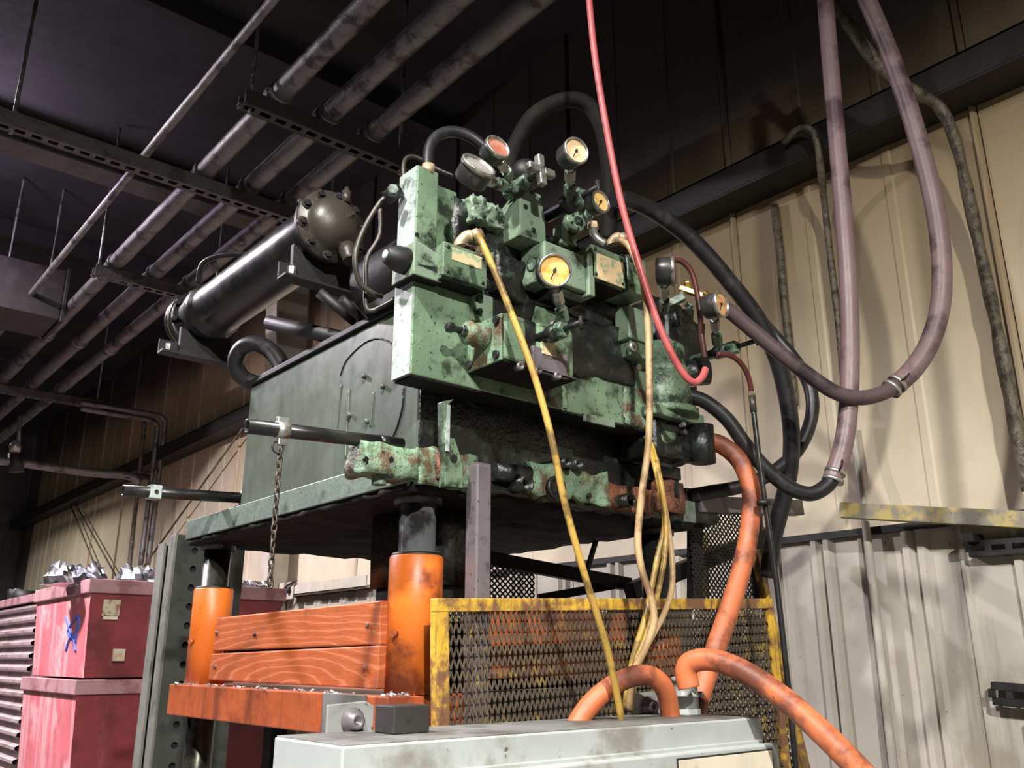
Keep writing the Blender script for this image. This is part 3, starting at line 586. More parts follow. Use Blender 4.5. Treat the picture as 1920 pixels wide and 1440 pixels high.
MB().lathe((HX+.035, 2.36, HZ-.08), (0, -.45, -1), [(0, .028), (.03, .03), (.05, .024), (.07, .024)], 14).build('lower_port', m_cast, hx)
MB().hexa((HX-.075, 2.47, HZ+.07), (-.7, 0, .7), .013, .03).build('drain_plug', m_blackm, hx)
for k, (a_, b_) in enumerate(((0, .05), (.035, .03), (.07, .05))):                # raised casting marks on the dome
    MB().box((HX+.012+a_*.3, 2.334, HZ+.004+a_*.3), (HX+.018+a_*.3, 2.328, HZ+.018+a_*.3)).build('raised_mark', m_cast, hx)
for y, x0_, x1_ in ((2.47, 1.115, 1.56), (3.46, 1.075, 1.42)):
    s = MB().box((x0_, y-.03, 2.775), (x1_, y+.03, 2.785)).box((x0_, y+.022, 2.785), (x1_, y+.03, 2.84)).build('saddle_angle', m_blackm, hx, .002)
    MB().prism([(HX-.10, y-.01, 2.785), (HX+.10, y-.01, 2.785), (HX+.112, y-.01, 2.90), (HX+.07, y-.01, 2.885), (HX, y-.01, 2.868), (HX-.07, y-.01, 2.885), (HX-.105, y-.01, 2.90)], (0, .02, 0)).build('cradle', m_blackm, s)
    MB().hexa((x0_+.03, y-.01, 2.786), (0, 0, 1), .015, .03).build('saddle_bolt', m_steel, s)
for (u0, v0, u1, v1, r) in ((505, 605, 650, 640, .026), (598, 548, 668, 604, .018), (640, 560, 690, 610, .014)):
    a = at(u0, v0, X=1.22); b = at(u1, v1, X=1.34); b.z = max(b.z, 2.60); MB().cyl(a, b, r, n=14).build('support_pipe', m_blackm, hx)
def hose(name, lb, pts, r, m=m_rub, cat='hose', n=14, wob=0, group=None, sub=7):
    P = [at(p[0], p[1], D=p[2]) for p in pts]; return tag(MB().tube(P, r, n, sub, wob=wob).build(name, m), lb, cat, group)
def chain_d(pts, d0, d1):
    n = len(pts); return [(p[0], p[1], d0+(d1-d0)*i/(n-1)) for i, p in enumerate(pts)]
hose('return_hose', 'thick black hose looping under the heat exchanger', chain_d([(545, 735), (533, 695), (512, 662), (482, 645), (455, 652), (442, 680), (455, 708), (490, 722), (530, 728)], 3.02, 3.30), .032)
hose('return_hose', 'thin black hose arching over the far end of the heat exchanger', chain_d([(372, 530), (380, 495), (410, 480), (450, 477), (500, 480)], 3.5, 3.3), .012)
hose('steel_tube', 'bowed grey steel tube between the heat exchanger and manifold', [(738, 362, 2.2), (716, 376, 2.2), (690, 415, 2.2), (671, 458, 2.2), (666, 495, 2.2), (676, 532, 2.22), (700, 550, 2.24), (716, 556, 2.26)], .0075, m_cast, 'tube')
hose('steel_tube', 'bent grey steel tube with sharp kinks behind the bowed one', [(713, 392, 2.26), (714, 425, 2.26), (708, 450, 2.26), (688, 485, 2.26), (686, 530, 2.26), (686, 570, 2.26), (694, 583, 2.26), (715, 575, 2.26), (738, 562, 2.26)], .0070, m_cast, 'tube')
MBt = thing('tube_elbow', 'oily elbow fitting on the left edge of the manifold', 'fitting', at(738, 362, Y=1.9))
MB().cyl(at(722, 372, Y=1.88), at(752, 355, Y=1.85), .019, n=12).build('body', m_oil, MBt); MB().hexa(at(735, 360, Y=1.84), (-.4, -.9, 0), .017, .02).build('nut', m_ftg, MBt)
em = thing('pump_motor', 'dark round pump motor end behind the manifold plate', 'motor', (1.34, 2.05, 2.606))
MB().lathe((1.345, 1.96, 2.715), (0, 1, 0), [(0, .06), (0, .10), (.03, .108), (.28, .108), (.30, .08)], 28).build('housing', m_blackm, em); MB().box((1.27, 2.0, 2.606), (1.42, 2.2, 2.63)).build('foot', m_blackm, em)
# ================================================================ VALVE MANIFOLD
def fdim(lb, vt, ru, Y):                                  # front face from pixels: bottom left, top row, right column
    a = at(lb[0], lb[1], Y=Y); t = at(lb[0], vt, Y=Y); r = at(ru, (lb[1]+vt)/2, Y=Y); return a.x, r.x, a.z, t.z
def fbox(lb, vt, ru, Y, d, name, mt, parent, bevel=.003):
    x0, x1, z0, z1 = fdim(lb, vt, ru, Y); return MB().box((x0, Y, z0), (x1, Y+d, z1)).build(name, mt, parent, bevel)
mf = thing('valve_manifold', 'large green manifold plate standing in front of the tank', 'manifold', (1.6, 1.85, 2.295))
MB().box((1.183, 1.80, 2.295), (2.095, 1.885, 2.60)).build('base_plate', m_green, mf, .004)
MB().box((1.181, 1.803, 2.297), (1.185, 1.886, 2.90)).build('lit_left_edge', m_edge, mf)  # pale strip painting the light on the plate's left edge
MB().box((1.183, 1.80, 2.60), (1.255, 1.887, 2.903)).build('upright', m_green, mf, .004)
MB().box((1.255, 1.828, 2.60), (1.34, 1.886, 2.885)).build('recessed_plate', m_green, mf, .004)
MB().rough((1.33, 1.82, 2.60), (2.06, 1.90, 2.86), .012, .035, 3, 14).build('oily_core', m_oil, mf)
MB().box((1.19, 1.803, 2.290), (2.09, 1.884, 2.296)).build('oil_shade_underside', m_grime, mf)  # black sheet for grease and the shade under the manifold
MB().rough((1.69, 1.788, 2.42), (2.02, 1.80, 2.60), .010, .022, 31, 16).build('oil_and_shadow', m_oil, mf)  # these black patches paint the valve's shadow together with oil
MB().rough((1.40, 1.790, 2.47), (1.60, 1.80, 2.60), .010, .022, 33, 16).build('oil_and_shadow', m_oil, mf)
MB().rough((1.34, 1.795, 2.60), (1.50, 1.83, 2.74), .014, .02, 5, 22).build('grime_mass', m_oil, mf)
MB().rough((1.36, 1.785, 2.795), (1.475, 1.83, 2.87), .012, .010, 6, 45).build('crusted_boss', m_green2, mf)
MB().rough((1.33, 1.77, 2.66), (1.43, 1.80, 2.70), .014, .012, 11, 40).build('crusted_ledge', m_greenold, mf)
MB().rough((1.43, 1.755, 2.58), (1.53, 1.81, 2.70), .014, .02, 15, 24).build('oily_lump', m_oil, mf)
MB().rough((1.05+.93, 1.795, 2.30), (2.09, 1.80, 2.42), .006, .012, 16, 50).build('flaking_paint', m_greenold, mf)
MB().rough((1.655, 1.793, 2.30), (1.73, 1.80, 2.38), .006, .012, 17, 50).build('flaking_paint', m_greenold, mf)
MB().box((1.80, 1.79, 2.275), (1.93, 1.80, 2.30)).build('tab', m_green2, mf, .002)
for (u, v) in ((1190, 690), (1192, 545), (1140, 540)):
    p = at(u, v, Y=1.79); MB().hexa(p, (0, -1, 0), .012, .02).build('bolt', m_steel, mf)
for (u, v) in ((782, 440), (805, 440)): MB().cyl(at(u, v, Y=1.80), at(u, v, Y=1.797), .006, n=8).build('plug_hole', m_oil, mf)
# ---- left directional valve with knob and junction box
va = thing('directional_valve', 'pale green solenoid valve with a round end knob at the left edge', 'valve', at(790, 500, Y=1.78))
x0, x1, z0, z1 = fdim((775, 513), 450, 830, 1.765)
MB().prism([(x0, 1.765, z0), (x1, 1.765, z0), (x1, 1.765, z1-.02), (x0+.03, 1.765, z1), (x0, 1.765, z1)], (0, .105, 0)).build('body', m_green2, va, .003)
MB().prism([(x0+.012, 1.764, z0+.030), (x1-.004, 1.764, z0+.024), (x1-.004, 1.764, z0+.042), ((x0+x1)/2, 1.764, z0+.036)], (0, .012, 0)).build('scallop_shadow', m_oil, va)  # dark inlay painting the shadow of the scalloped cut
pk = V(x0, 1.805, (z0+z1)/2+.002)
MB().box((x0+.002, 1.768, z0-.002), (x1-.002, 1.868, z0+.001)).build('oil_shade_underside', m_grime, va)  # shade below the valve put into colour, with some grease
k_ = MB().lathe(pk, (-1, 0, 0), [(0, .036), (.012, .036), (.035, .033), (.058, .022), (.062, .018), (.062, .012), (.059, .0001)], 24).build('end_knob', m_blackm, va)
MB().lathe(pk+V(-.0605, 0, 0), (-1, 0, 0), [(0, .013), (.004, .013), (.006, .009)], 14).build('knob_cap', m_edge, k_)
def jbox(lb, lbp, vt, ru, Y, d, patch, tall=True):
    t = thing('junction_box', lb, 'junction box', at(lbp[0], lbp[1], Y=Y))
    x0, x1, z0, z1 = fdim(lbp, vt, ru, Y)
    MB().box((x0, Y+.012, z0), (x1, Y+d, z1)).build('housing', m_green, t, .003)
    MB().box((x0+.002, Y+.012, z0-.002), (x1-.002, Y+d, z0+.001)).build('oil_shade_underside', m_grime, t)  # shade below the box put into colour, with some grease
    c = MB().box((x0-.003, Y, z0+.004), (x1+.003, Y+.012, z1+.002)).build('cover', m_green, t, .003)
    for sx in (x0+.012, x1-.012):
        for sz in (z0+.016, z1-.012): MB().lathe((sx, Y, sz), (0, -1, 0), [(0, .006), (.003, .005), (.003, .0001)], 10).build('screw', m_blackm, c)
    a, b, c2, d2 = patch
    MB().box((x0+(x1-x0)*a, Y-.0012, z0+(z1-z0)*b), (x0+(x1-x0)*c2, Y+.002, z0+(z1-z0)*d2)).build('worn_label', m_label, c); return t
jbox('green junction box with a flaking cream label under the tan cord elbow', (832, 517), 452, 912, 1.735, .10, (.18, .55, .88, .92))
def cordelbow(lb, p, q, r):
    t = thing('cord_connector', lb, 'connector', p); d = (q-p).normalized()
    MB().tube([p-V(0, 0, .01), p, p+(q-p)*.5+V(0, 0, .012), q], r, 14, 5).build('elbow', m_brass, t)
    MB().lathe(q-d*.004, d, [(0, r*1.25), (.02, r*1.25), (.02, r*1.0), (.03, r*.9)], 14).build('gland_nut', m_brass, t); return t
cordelbow('dull brass cord elbow on top of the left junction box', at(862, 456, Y=1.76), at(889, 444, Y=1.735), .016)
# ---- green link plate and lower pilot valve
fbox((887, 600), 545, 925, 1.785, .02, 'link_plate', m_green2, mf)
for v in (560, 585): MB().hexa(at(897, v, Y=1.784), (0, -1, 0), .009, .012).build('link_bolt', m_oil, mf)
lv = thing('pilot_valve', 'green pilot valve block with a bell shaped adjuster on its left', 'valve', (1.42, 1.72, 2.30))
xl = 1.372
x0, x1, z0, z1 = fdim((947, 672), 584, 985, 1.65)
MB().box((xl, 1.65, z0), (xl+.075, 1.80, z1)).build('body', m_green, lv, .008)
MB().box((xl-.008, 1.655, z0-.004), (xl, 1.80, z1-.004)).build('end_flange', m_greenold, lv, .003)
for y in (1.672, 1.785):
    for z in (z0+.014, z1-.02):
        b = MB().cyl((xl-.007, y, z), (xl-.016, y, z), .011, n=12).build('cap_screw', m_blackm, lv); MB().cyl((xl-.016, y, z), (xl-.0165, y, z), .005, n=6).build('socket', m_oil, b)
pk = V(xl-.008, 1.725, (z0+z1)/2+.012)
ad = MB().lathe(pk, (-1, 0, 0), [(0, .034), (.010, .036), (.028, .034), (.040, .030), (.055, .033), (.062, .030), (.066, .012)], 20).build('adjuster_bell', m_greenold, lv)
MB().cyl(pk+V(-.064, 0, 0), pk+V(-.125, 0, 0), .009, n=12).build('adjuster_screw', m_oil, ad); MB().hexa(pk+V(-.066, 0, 0), (-1, 0, 0), .017, .014).build('lock_nut', m_ftg, ad); MB().hexa(pk+V(-.105, 0, 0), (-1, 0, 0), .014, .018).build('screw_head', m_oil, ad)
x2 = at(1012, 660, Y=1.66).x; x3 = at(1077, 660, Y=1.66).x
MB().box((xl, 1.655, z0-.006), (x3, 1.798, z0-.001)).build('oil_shade_underside', m_grime, lv)  # greasy black strip that paints shade under the pilot valve
MB().box((xl+.075, 1.675, z0+.002), (x2, 1.80, z1+.01)).build('mid_section', m_oil, lv, .003)
MB().box((x2, 1.66, z0), (x3, 1.80, z1+.012)).build('spool_body', m_green, lv, .012)
MB().box((x2-.03, 1.655, z0-.008), (x3-.03, 1.668, z0+.062)).build('brown_flange', m_sq, lv, .003)
MB().box((x2+.004, 1.652, z0+.045), (x2+.055, 1.662, z0+.085)).build('tag_plate', m_label, lv)
for (u, v) in ((977, 686), (1011, 694), (1047, 704), (1041, 608)):
    p = at(u, v, Y=1.65); b = MB().lathe(p+V(0, .02, 0), (0, -1, 0), [(0, .011), (.022, .011), (.022, .006), (.016, .006), (.016, .0001)], 12).build('cap_screw', m_sq, lv)
# ---- upright block and the second directional valve
ub = thing('relief_block', 'green upright relief block under the cross handle', 'valve', at(975, 440, Y=1.74))
x0, x1, z0, z1 = fdim((975, 440), 348, 1024, 1.74)
MB().prism([(x0, 1.74, z0), (x1, 1.74, z0), (x1-.005, 1.74, z0+(z1-z0)*.6), (x1-.02, 1.74, z1), (x0+.03, 1.74, z1), (x0, 1.74, z0+(z1-z0)*.72)], (0, .09, 0)).build('body', m_green2, ub, .004)
for (u, v) in ((997, 360), (1012, 376), (985, 388), (1000, 432)): p = at(u, v, Y=1.74); MB().lathe(p, (0, -1, 0), [(0, .008), (.003, .008), (.003, .004), (.0005, .0001)], 10).build('port_screw', m_oil, ub)
v2 = thing('directional_valve', 'green solenoid valve with a round side plug behind the big yellow gauge', 'valve', at(1022, 515, Y=1.70))
x0, x1, z0, z1 = fdim((1022, 520), 450, 1098, 1.712)
MB().box((x0, 1.712, z0), (x1, 1.82, z1)).build('body', m_green2, v2, .005)
MB().lathe((x0+.002, 1.765, (z0+z1)/2+.004), (-1, 0, 0), [(0, .026), (.004, .026), (.004, .018), (.001, .016), (.001, .0001)], 20).build('side_plug', m_ftg, v2)
MB().box((x1, 1.70, z0-.012), (x1+.026, 1.82, z1+.012)).build('separator', m_green2, v2, .004)
MB().box((x0+.05, 1.73, z0-.03), (x1, 1.81, z0)).build('under_block', m_oil, v2, .004)
jbox('green junction box with a large cream worn label behind the red hose', (1112, 521), 459, 1170, 1.70, .12, (.12, .04, .95, .80))
sv = thing('end_solenoid', 'narrow green solenoid end block beside the cream labelled box', 'solenoid', at(1178, 545, Y=1.70))
x0, x1, z0, z1 = fdim((1179, 545), 476, 1213, 1.70)
MB().box((x0, 1.70, z0), (x1, 1.81, z1)).build('body', m_green, sv, .006); MB().box((x0-.012, 1.71, z0), (x0, 1.80, z1)).build('gap_plate', m_oil, sv); MB().cyl(((x0+x1)/2, 1.76, z1), ((x0+x1)/2, 1.76, z1+.03), .02, n=14).build('cap', m_blackm, sv)
for sz in (z0+.02, z1-.02): MB().cyl((x0+.014, 1.70, sz), (x0+.014, 1.695, sz), .006, n=8).build('screw', m_blackm, sv)
cordelbow('dull brass cord elbow beside the red hose', at(1148, 455, Y=1.74), at(1166, 450, Y=1.71), .018)
bf = thing('brass_elbow', 'small brass pipe elbow right of the round flange', 'fitting', at(1112, 440, Y=1.76))
MB().tube([at(1112, 425, Y=1.76), at(1114, 440, Y=1.75), at(1122, 450, Y=1.74), at(1134, 457, Y=1.73)], .014, 12, 5).build('body', m_steel, bf); MB().hexa(at(1112, 430, Y=1.757), (0, 0, 1), .018, .024).build('nut', m_brass, bf)
rf = thing('round_flange', 'round green bolted flange with a dark oval port', 'flange', at(1085, 415, Y=1.74))
pc = at(1085, 415, Y=1.74); x, y, z = frame(V(-.25, -1, .0))
MB().lathe(pc+V(0, .03, 0), V(-.25, -1, 0), [(0, .036), (.028, .036), (.031, .033)], 10).build('disc', m_green, rf)
MB().lathe(pc-V(.005, .0, 0), V(-.25, -1, 0), [(-.004, .015), (.004, .015), (.004, .011), (.0, .0001)], 16).build('port', m_oil, rf)
for k in range(6):
    a = k*math.pi/3+.4; MB().cyl(pc+(x*math.cos(a)+y*math.sin(a))*.027, pc+(x*math.cos(a)+y*math.sin(a))*.027+z*.004, .005, n=8).build('screw', m_blackm, rf)
MB().box((pc.x-.02, 1.77, pc.z-.07), (pc.x+.02, 1.81, pc.z)).build('foot', m_green, rf, .003); MB().box((pc.x-.055, 1.76, pc.z-.085), (pc.x-.025, 1.80, pc.z-.02)).build('side_lug', m_green2, rf, .003)
# ---- right hand body
rbk = thing('port_block', 'small green port block left of the pump body', 'valve', at(1180, 640, Y=1.74))
fbox((1180, 632), 572, 1224, 1.74, .06, 'body', m_green2, rbk, .004); fbox((1183, 665), 636, 1218, 1.75, .05, 'lower_step', m_green, rbk, .004)
p = at(1188, 650, Y=1.735); MB().lathe(p+V(0, .01, 0), (0, -1, 0), [(0, .016), (.014, .016), (.014, .010), (.004, .0001)], 14).build('port', m_steel, rbk)
pb = thing('hydraulic_pump', 'green cast pump body at the right end of the manifold', 'pump', (2.18, 1.85, 2.26))
MB().lathe((2.20, 1.83, 2.36), (0, 0, 1), [(0, .125), (.02, .125), (.03, .105), (.13, .098), (.14, .108), (.16, .108), (.17, .094), (.24, .088), (.25, .08), (.262, .03)], 14).build('casting', m_greenc, pb)
MB().rough((2.085, 1.79, 2.36), (2.20, 1.87, 2.50), .006, .02, 21, 25).build('side_web', m_greenold, pb)
MB().box((2.06, 1.74, 2.335), (2.31, 1.93, 2.372)).build('mounting_flange', m_green, pb, .006)
MB().cyl((2.26, 1.80, 2.52), (2.345, 1.74, 2.53), .045, n=16).build('side_port', m_oil, pb); MB().rough((2.24, 1.76, 2.36), (2.30, 1.84, 2.47), .006, .02, 5, 25).build('side_rib', m_oil, pb)
MB().rough((2.09, 1.77, 2.215), (2.30, 1.93, 2.336), .006, .025, 7, 20).build('lower_housing', m_oil, pb)
MB().cyl((2.30, 1.75, 2.21), (2.30, 1.75, 2.335), .042, n=16).build('side_cylinder', m_oil, pb)
for (u, v) in ((1276, 797), (1278, 812)): p = at(u, v, Y=1.765); MB().hexa(p, (0, -1, 0), .010, .016).build('bolt', m_steel, pb)
MB().box((2.12, 1.79, 2.255), (2.20, 1.77, 2.30)).build('oval_boss', m_green, pb, .008)
lf = thing('drain_fitting', 'stacked black blocks and fitting below the pump body', 'fitting', at(1250, 880, Y=1.86))
fbox((1232, 872), 848, 1260, 1.80, .05, 'block', m_blk, lf); fbox((1240, 893), 870, 1277, 1.83, .05, 'lower_block', m_oil, lf)
MB().cyl(at(1258, 885, Y=1.86), at(1260, 935, Y=1.86), .026, n=14).build('nipple', m_oil, lf); MB().rough(at(1238, 955, Y=1.84)+V(0, .07, 0), at(1282, 905, Y=1.84), .008, .02, 9).build('tee_lump', m_rust, lf)
ck = thing('bracket_strip', 'dark rusty bracket strip behind the tan cord', 'bracket', at(1205, 850, Y=1.9)); fbox((1196, 868), 822, 1212, 1.885, .02, 'strip', m_sq, ck)
# ================================================================ GAUGES AND NEEDLE VALVES
def gauge(lb, u, v, D, n, r, depth, dial, na, stem=None, lens=True, needle=True):
    c = at(u, v, D=D); nv = (RT*n[0]+UPV*n[1]-FW*n[2]).normalized()
    t = thing('pressure_gauge', lb, 'gauge', c-nv*depth, 'pressure gauges on the manifold')
    MB().lathe(c-nv*depth, nv, [(0, r*.5), (0, r*.88), (.006, r*.96), (depth-.008, r*.98), (depth-.006, r*.98)], 32).build('case', m_gcase, t)
    MB().lathe(c-nv*.006, nv, [(0, r*.98), (0, r*1.05), (.010, r*1.05), (.013, r*1.0), (.011, r*.90), (.004, r*.90)], 32).build('bezel', m_gbez, t)
    dl = MB().lathe(c-nv*.004, nv, [(0, r*.92), (.0035, r*.92)], 32).build('dial', dial, t)
    if needle:
        up = (UPV-nv*UPV.dot(nv)).normalized(); sx = up.cross(nv); a = R(na); d = (up*math.cos(a)+sx*math.sin(a))
        MB().bar(c+nv*.002-d*r*.2, c+nv*.002+d*r*.62, r*.07, .0012, nv).build('needle', m_ink, t); MB().cyl(c, c+nv*.004, r*.11, n=12).build('hub', m_ink, t)
    if lens: MB().lathe(c+nv*.0055, nv, [(0, r*.91), (.0015, r*.90)], 28).build('lens', m_glass, t)
    if stem is not None:
        s = Vector(stem); b = c-nv*depth*.55; top = b+(s-b).normalized()*r*.9
        MB().cyl(b+(s-b).normalized()*r*.8, s, .010, n=12).build('stem', m_steel, t)
        h = (s-top); MB().hexa(top+h*.15, h, .016, h.length*.35).build('stem_nut', m_steel, t); MB().hexa(top+h*.60, h, .018, h.length*.35).build('lower_nut', m_ftg, t)
    return t
def needle_valve(lb, u, v, Y, L, r, tip, mt=m_oil, hexm=m_ftg):
    a = at(u, v, Y=Y); t = thing('needle_valve', lb, 'valve', a, 'needle valves on the manifold'); d = V(0, -1, 0)
    MB().lathe(a, d, [(0, r*.9), (L*.42, r*.9), (L*.42, r*1.25), (L*.55, r*1.3), (L*.62, r*1.0)], 16).build('body', mt, t)
    MB().hexa(a+d*L*.62, d, r*1.25, L*.16).build('bonnet_nut', hexm, t); MB().cyl(a+d*L*.75, a+d*L*(1+tip), r*.42, n=10).build('stem', m_blackm, t)
    MB().cyl(a+d*L*(.98+tip)-V(0, 0, r*.9), a+d*L*(.98+tip)+V(0, 0, r*.9), r*.3, n=8).build('tee_bar', m_blackm, t)
    return t, a
t5, a5 = needle_valve('black needle valve under the big round yellow gauge', 1000, 640, 1.70, .16, .019, .18)
gauge('big round yellow gauge at the centre of the manifold', 1040, 507, 2.10, (.22, .05, .97), .043, .05, m_dialy, 205, stem=at(1058, 606, Y=1.625))
t3, a3 = needle_valve('oily needle valve slanting under the beige top gauge', 1026, 404, 1.77, .20, .025, .10)
gauge('beige faced gauge standing highest on the right of the manifold', 1080, 283, 2.12, (.50, .22, .83), .038, .05, m_dialb, 215, stem=at(1068, 372, Y=1.64))
gauge('small yellow gauge tucked beside the red hose', 1126, 378, 2.22, (.66, .30, .66), .033, .035, m_dialy, 225, stem=at(1100, 408, Y=1.75))
gauge('blank grey faced gauge tilted skyward at the upper left', 897, 311, 2.03, (.50, .73, .46), .047, .052, m_dialg, 0, stem=at(950, 350, Y=1.70), lens=False, needle=False)
gauge('reddish brown gauge face at the very top of the manifold', 933, 276, 2.16, (.56, .50, .66), .038, .045, m_dialr, 200, stem=at(960, 335, Y=1.80), needle=False)
gauge('grey green gauge seen edge on behind the dark red hose', 1262, 508, 2.62, (.97, .02, .22), .047, .055, m_dialg, 200, stem=at(1246, 585, Y=1.80))
t7, a7 = needle_valve('green crusted needle valve under the rightmost gauge', 1298, 676, 1.86, .25, .019, .12, m_ftg)
gauge('orange stained gauge at the right end of the manifold', 1352, 570, 2.62, (.72, .16, .66), .042, .055, m_dialo, 215, stem=at(1346, 650, Y=1.72))
ch = thing('cross_handle_valve', 'needle valve with a four armed cross handle between the gauges', 'valve', at(955, 372, Y=1.78))
a = at(950, 366, Y=1.80); h = at(1012, 321, X=a.x); d = (h-a).normalized()
MB().lathe(a, d, [(0, .017), (.05, .017), (.06, .022), (.10, .022), (.105, .012)], 14).build('body', m_ftg, ch); MB().cyl(a+d*.08, h, .013, n=12).build('stem', m_oil, ch)
x, y, z = frame(d); xx = (RT-d*RT.dot(d)).normalized(); yy = d.cross(xx)
MB().lathe(h-d*.006, d, [(0, .014), (.018, .014), (.02, .006), (.014, .0001)], 16).build('hub', m_steel, ch)
for k in range(4):
    an = k*math.pi/2+.12; dd = xx*math.cos(an)+yy*math.sin(an); MB().bar(h+dd*.010+d*.004, h+dd*.050+d*.004, .023, .022, d).build('arm', m_steel, ch, .004)
cp = thing('pilot_coupling', 'crusted green pipe coupling left of the cross handle', 'fitting', at(935, 345, Y=1.78))
MB().tube([at(915, 338, Y=1.77), at(935, 345, Y=1.76), at(955, 355, Y=1.75), at(970, 345, Y=1.73)], .015, 12, 5, wob=.4).build('body', m_ftg, cp); MB().hexa(at(958, 352, Y=1.745), (1, -.5, .1), .02, .02).build('nut', m_ftg, cp)
db_ = thing('filter_bowl', 'matt black filter bowl behind the cross handle', 'filter', at(980, 320, Y=1.9)); MB().lathe(at(985, 345, Y=1.88), (0, 0, 1), [(-.12, .02), (0, .02), (0, .045), (.05, .048), (.075, .03), (.08, .0001)], 20).build('bowl', m_blackm, db_)
# brass gear at the right gauges
MB().rough(at(1228, 640, Y=1.92), at(1300, 585, Y=1.92)+V(0, .1, 0), .012, .025, 13, 20).build('head_casting', m_oil, pb); MB().rough(at(1258, 690, Y=1.90), at(1322, 610, Y=1.90)+V(0, .08, 0), .010, .025, 14, 20).build('rear_casting', m_oil, pb)
bw = thing('brass_tee', 'bright yellow brass tee fitting between the right hand gauges', 'fitting', at(1300, 545, Y=1.86))
MB().bar(at(1274, 540, Y=1.86), at(1318, 555, Y=1.80), .022, .02).build('body', m_gold, bw, .003); MB().hexa(at(1290, 540, Y=1.85), (-.3, -.2, .9), .013, .025).build('nut', m_gold, bw); MB().cyl(at(1318, 552, Y=1.80), at(1325, 549, Y=1.80), .010, n=10).build('end_port', m_gold, bw)
MB().cyl(at(1282, 541, Y=1.86), at(1276, 562, Y=1.85), .011, n=10).build('nipple', m_steel, bw); MB().tube([at(1318, 555, Y=1.80), at(1326, 562, Y=1.79), at(1332, 580, Y=1.78)], .009, 10, 4).build('branch', m_gold, bw)
bq = thing('pipe_bushing', 'oily steel bushing and nipple below the brass tee', 'fitting', at(1265, 560, Y=1.86)); MB().bar(at(1252, 572, Y=1.87), at(1282, 556, Y=1.83), .03, .028).build('block', m_ftg, bq, .003); MB().cyl(at(1265, 585, Y=1.86), at(1270, 612, Y=1.86), .018, n=12).build('nipple', m_oil, bq); MB().hexa(at(1290, 578, Y=1.84), (0, -.6, .6), .016, .02).build('nut', m_ftg, bq)
# ================================================================ HOSES, CORDS
def dl(pts, d0, d1=None): return chain_d(pts, d0, d0 if d1 is None else d1)
hose('supply_hose', 'grey black hose arching from the top left of the manifold', dl([(803, 322), (804, 285), (817, 258), (845, 247), (880, 255), (915, 282), (930, 300)], 2.18, 2.3), .017)
MBf = MB().lathe(at(803, 322, D=2.18)-V(0, 0, .01), UZ, [(0, .018), (.03, .0185), (.03, .017)], 14).build('hose_collar', m_brass); tag(MBf, 'pale brass collar clamping the arched hose to the manifold top', 'collar')
hose('steel_tube', 'small hooked steel tube at the top left corner of the manifold', dl([(757, 335), (757, 308), (763, 296), (776, 294), (795, 302), (815, 315), (850, 330)], 2.22, 2.3), .0065, m_cast, 'tube')
hose('suction_hose', 'wide black hose arching high behind the gauges', dl([(950, 330), (965, 275), (1000, 218), (1050, 190), (1095, 192), (1125, 230), (1140, 300), (1143, 380), (1140, 450)], 2.75, 2.85), .030, m_grime)
hose('return_line', 'thick black hose sweeping down from the manifold past the right gauge', dl([(1150, 372), (1185, 378), (1235, 402), (1300, 452), (1365, 525), (1425, 605), (1462, 690), (1482, 790), (1482, 870), (1468, 940), (1450, 1010), (1440, 1080)], 2.75, 3.3), .031)
hose('return_line', 'black hose curling behind the thick one to the tank side', dl([(1385, 555), (1445, 622), (1490, 675), (1518, 725), (1522, 780), (1498, 840), (1450, 885), (1390, 912), (1330, 923), (1290, 930)], 3.25, 3.1), .025)
hose('drop_hose', 'faded maroon hose hanging straight from the ceiling', dl([(1535, -120), (1547, 0), (1558, 130), (1571, 280), (1583, 420), (1591, 540), (1594, 650), (1591, 760), (1580, 840), (1560, 900)], 2.85), .0315, m_purp, n=18)
hose('drop_hose', 'faded maroon hose hanging in a wide loop at right', dl([(1590, -90), (1622, -10), (1662, 85), (1700, 190), (1732, 300), (1756, 405), (1766, 500), (1762, 580), (1742, 645), (1712, 692), (1680, 722)], 2.85), .034, m_purp, n=18)
hose('pressure_hose', 'grimy hose running from the lower clamp up to the pump body', dl([(1566, 885), (1551, 910), (1520, 926), (1480, 914), (1435, 878), (1395, 830), (1362, 785), (1320, 752), (1285, 742)], 2.85, 2.8), .0245, m_rub)
hose('pressure_hose', 'grimy maroon hose running from the upper clamp to the right gauge', dl([(1688, 716), (1660, 735), (1615, 746), (1565, 735), (1505, 695), (1450, 652), (1400, 610), (1365, 582), (1330, 568)], 2.85, 2.72), .0255, m_purpd)
def clamp(lb, u, v, D, ax, r):
    t = thing('hose_clamp', lb, 'clamp', at(u, v, D=D)); c = at(u, v, D=D); a = (at(ax[0], ax[1], D=D)-c).normalized()
    for k in (-.014, .014): MB().lathe(c+a*(k-.006), a, [(0, r), (0, r+.003), (.012, r+.003), (.012, r)], 20).build('band', m_steel, t)
    s = frame(a)[0]; MB().cyl(c+s*(r+.004)-a*.02, c+s*(r+.004)+a*.02, .006, n=8).build('screw', m_brass, t)
    MB().tube([c+a*.01-s*r, c+a*.03-s*(r+.02), c+a*.05-s*(r+.005)], .003, 6, 5).build('band_tail', m_blackm, t)
clamp('worm drive clamp where the looped maroon hose ends', 1677, 724, 2.85, (1712, 692), .034)
clamp('worm drive clamp where the straight maroon hose ends', 1564, 893, 2.85, (1580, 840), .032)
hose('air_hose', 'slim red air hose falling from the ceiling to the pump body', dl([(1094, -140), (1103, -20), (1116, 110), (1138, 245), (1165, 380), (1196, 490), (1228, 590), (1258, 660), (1284, 704), (1302, 717), (1316, 708), (1323, 692)], 2.35, 2.5), .0108, m_red)
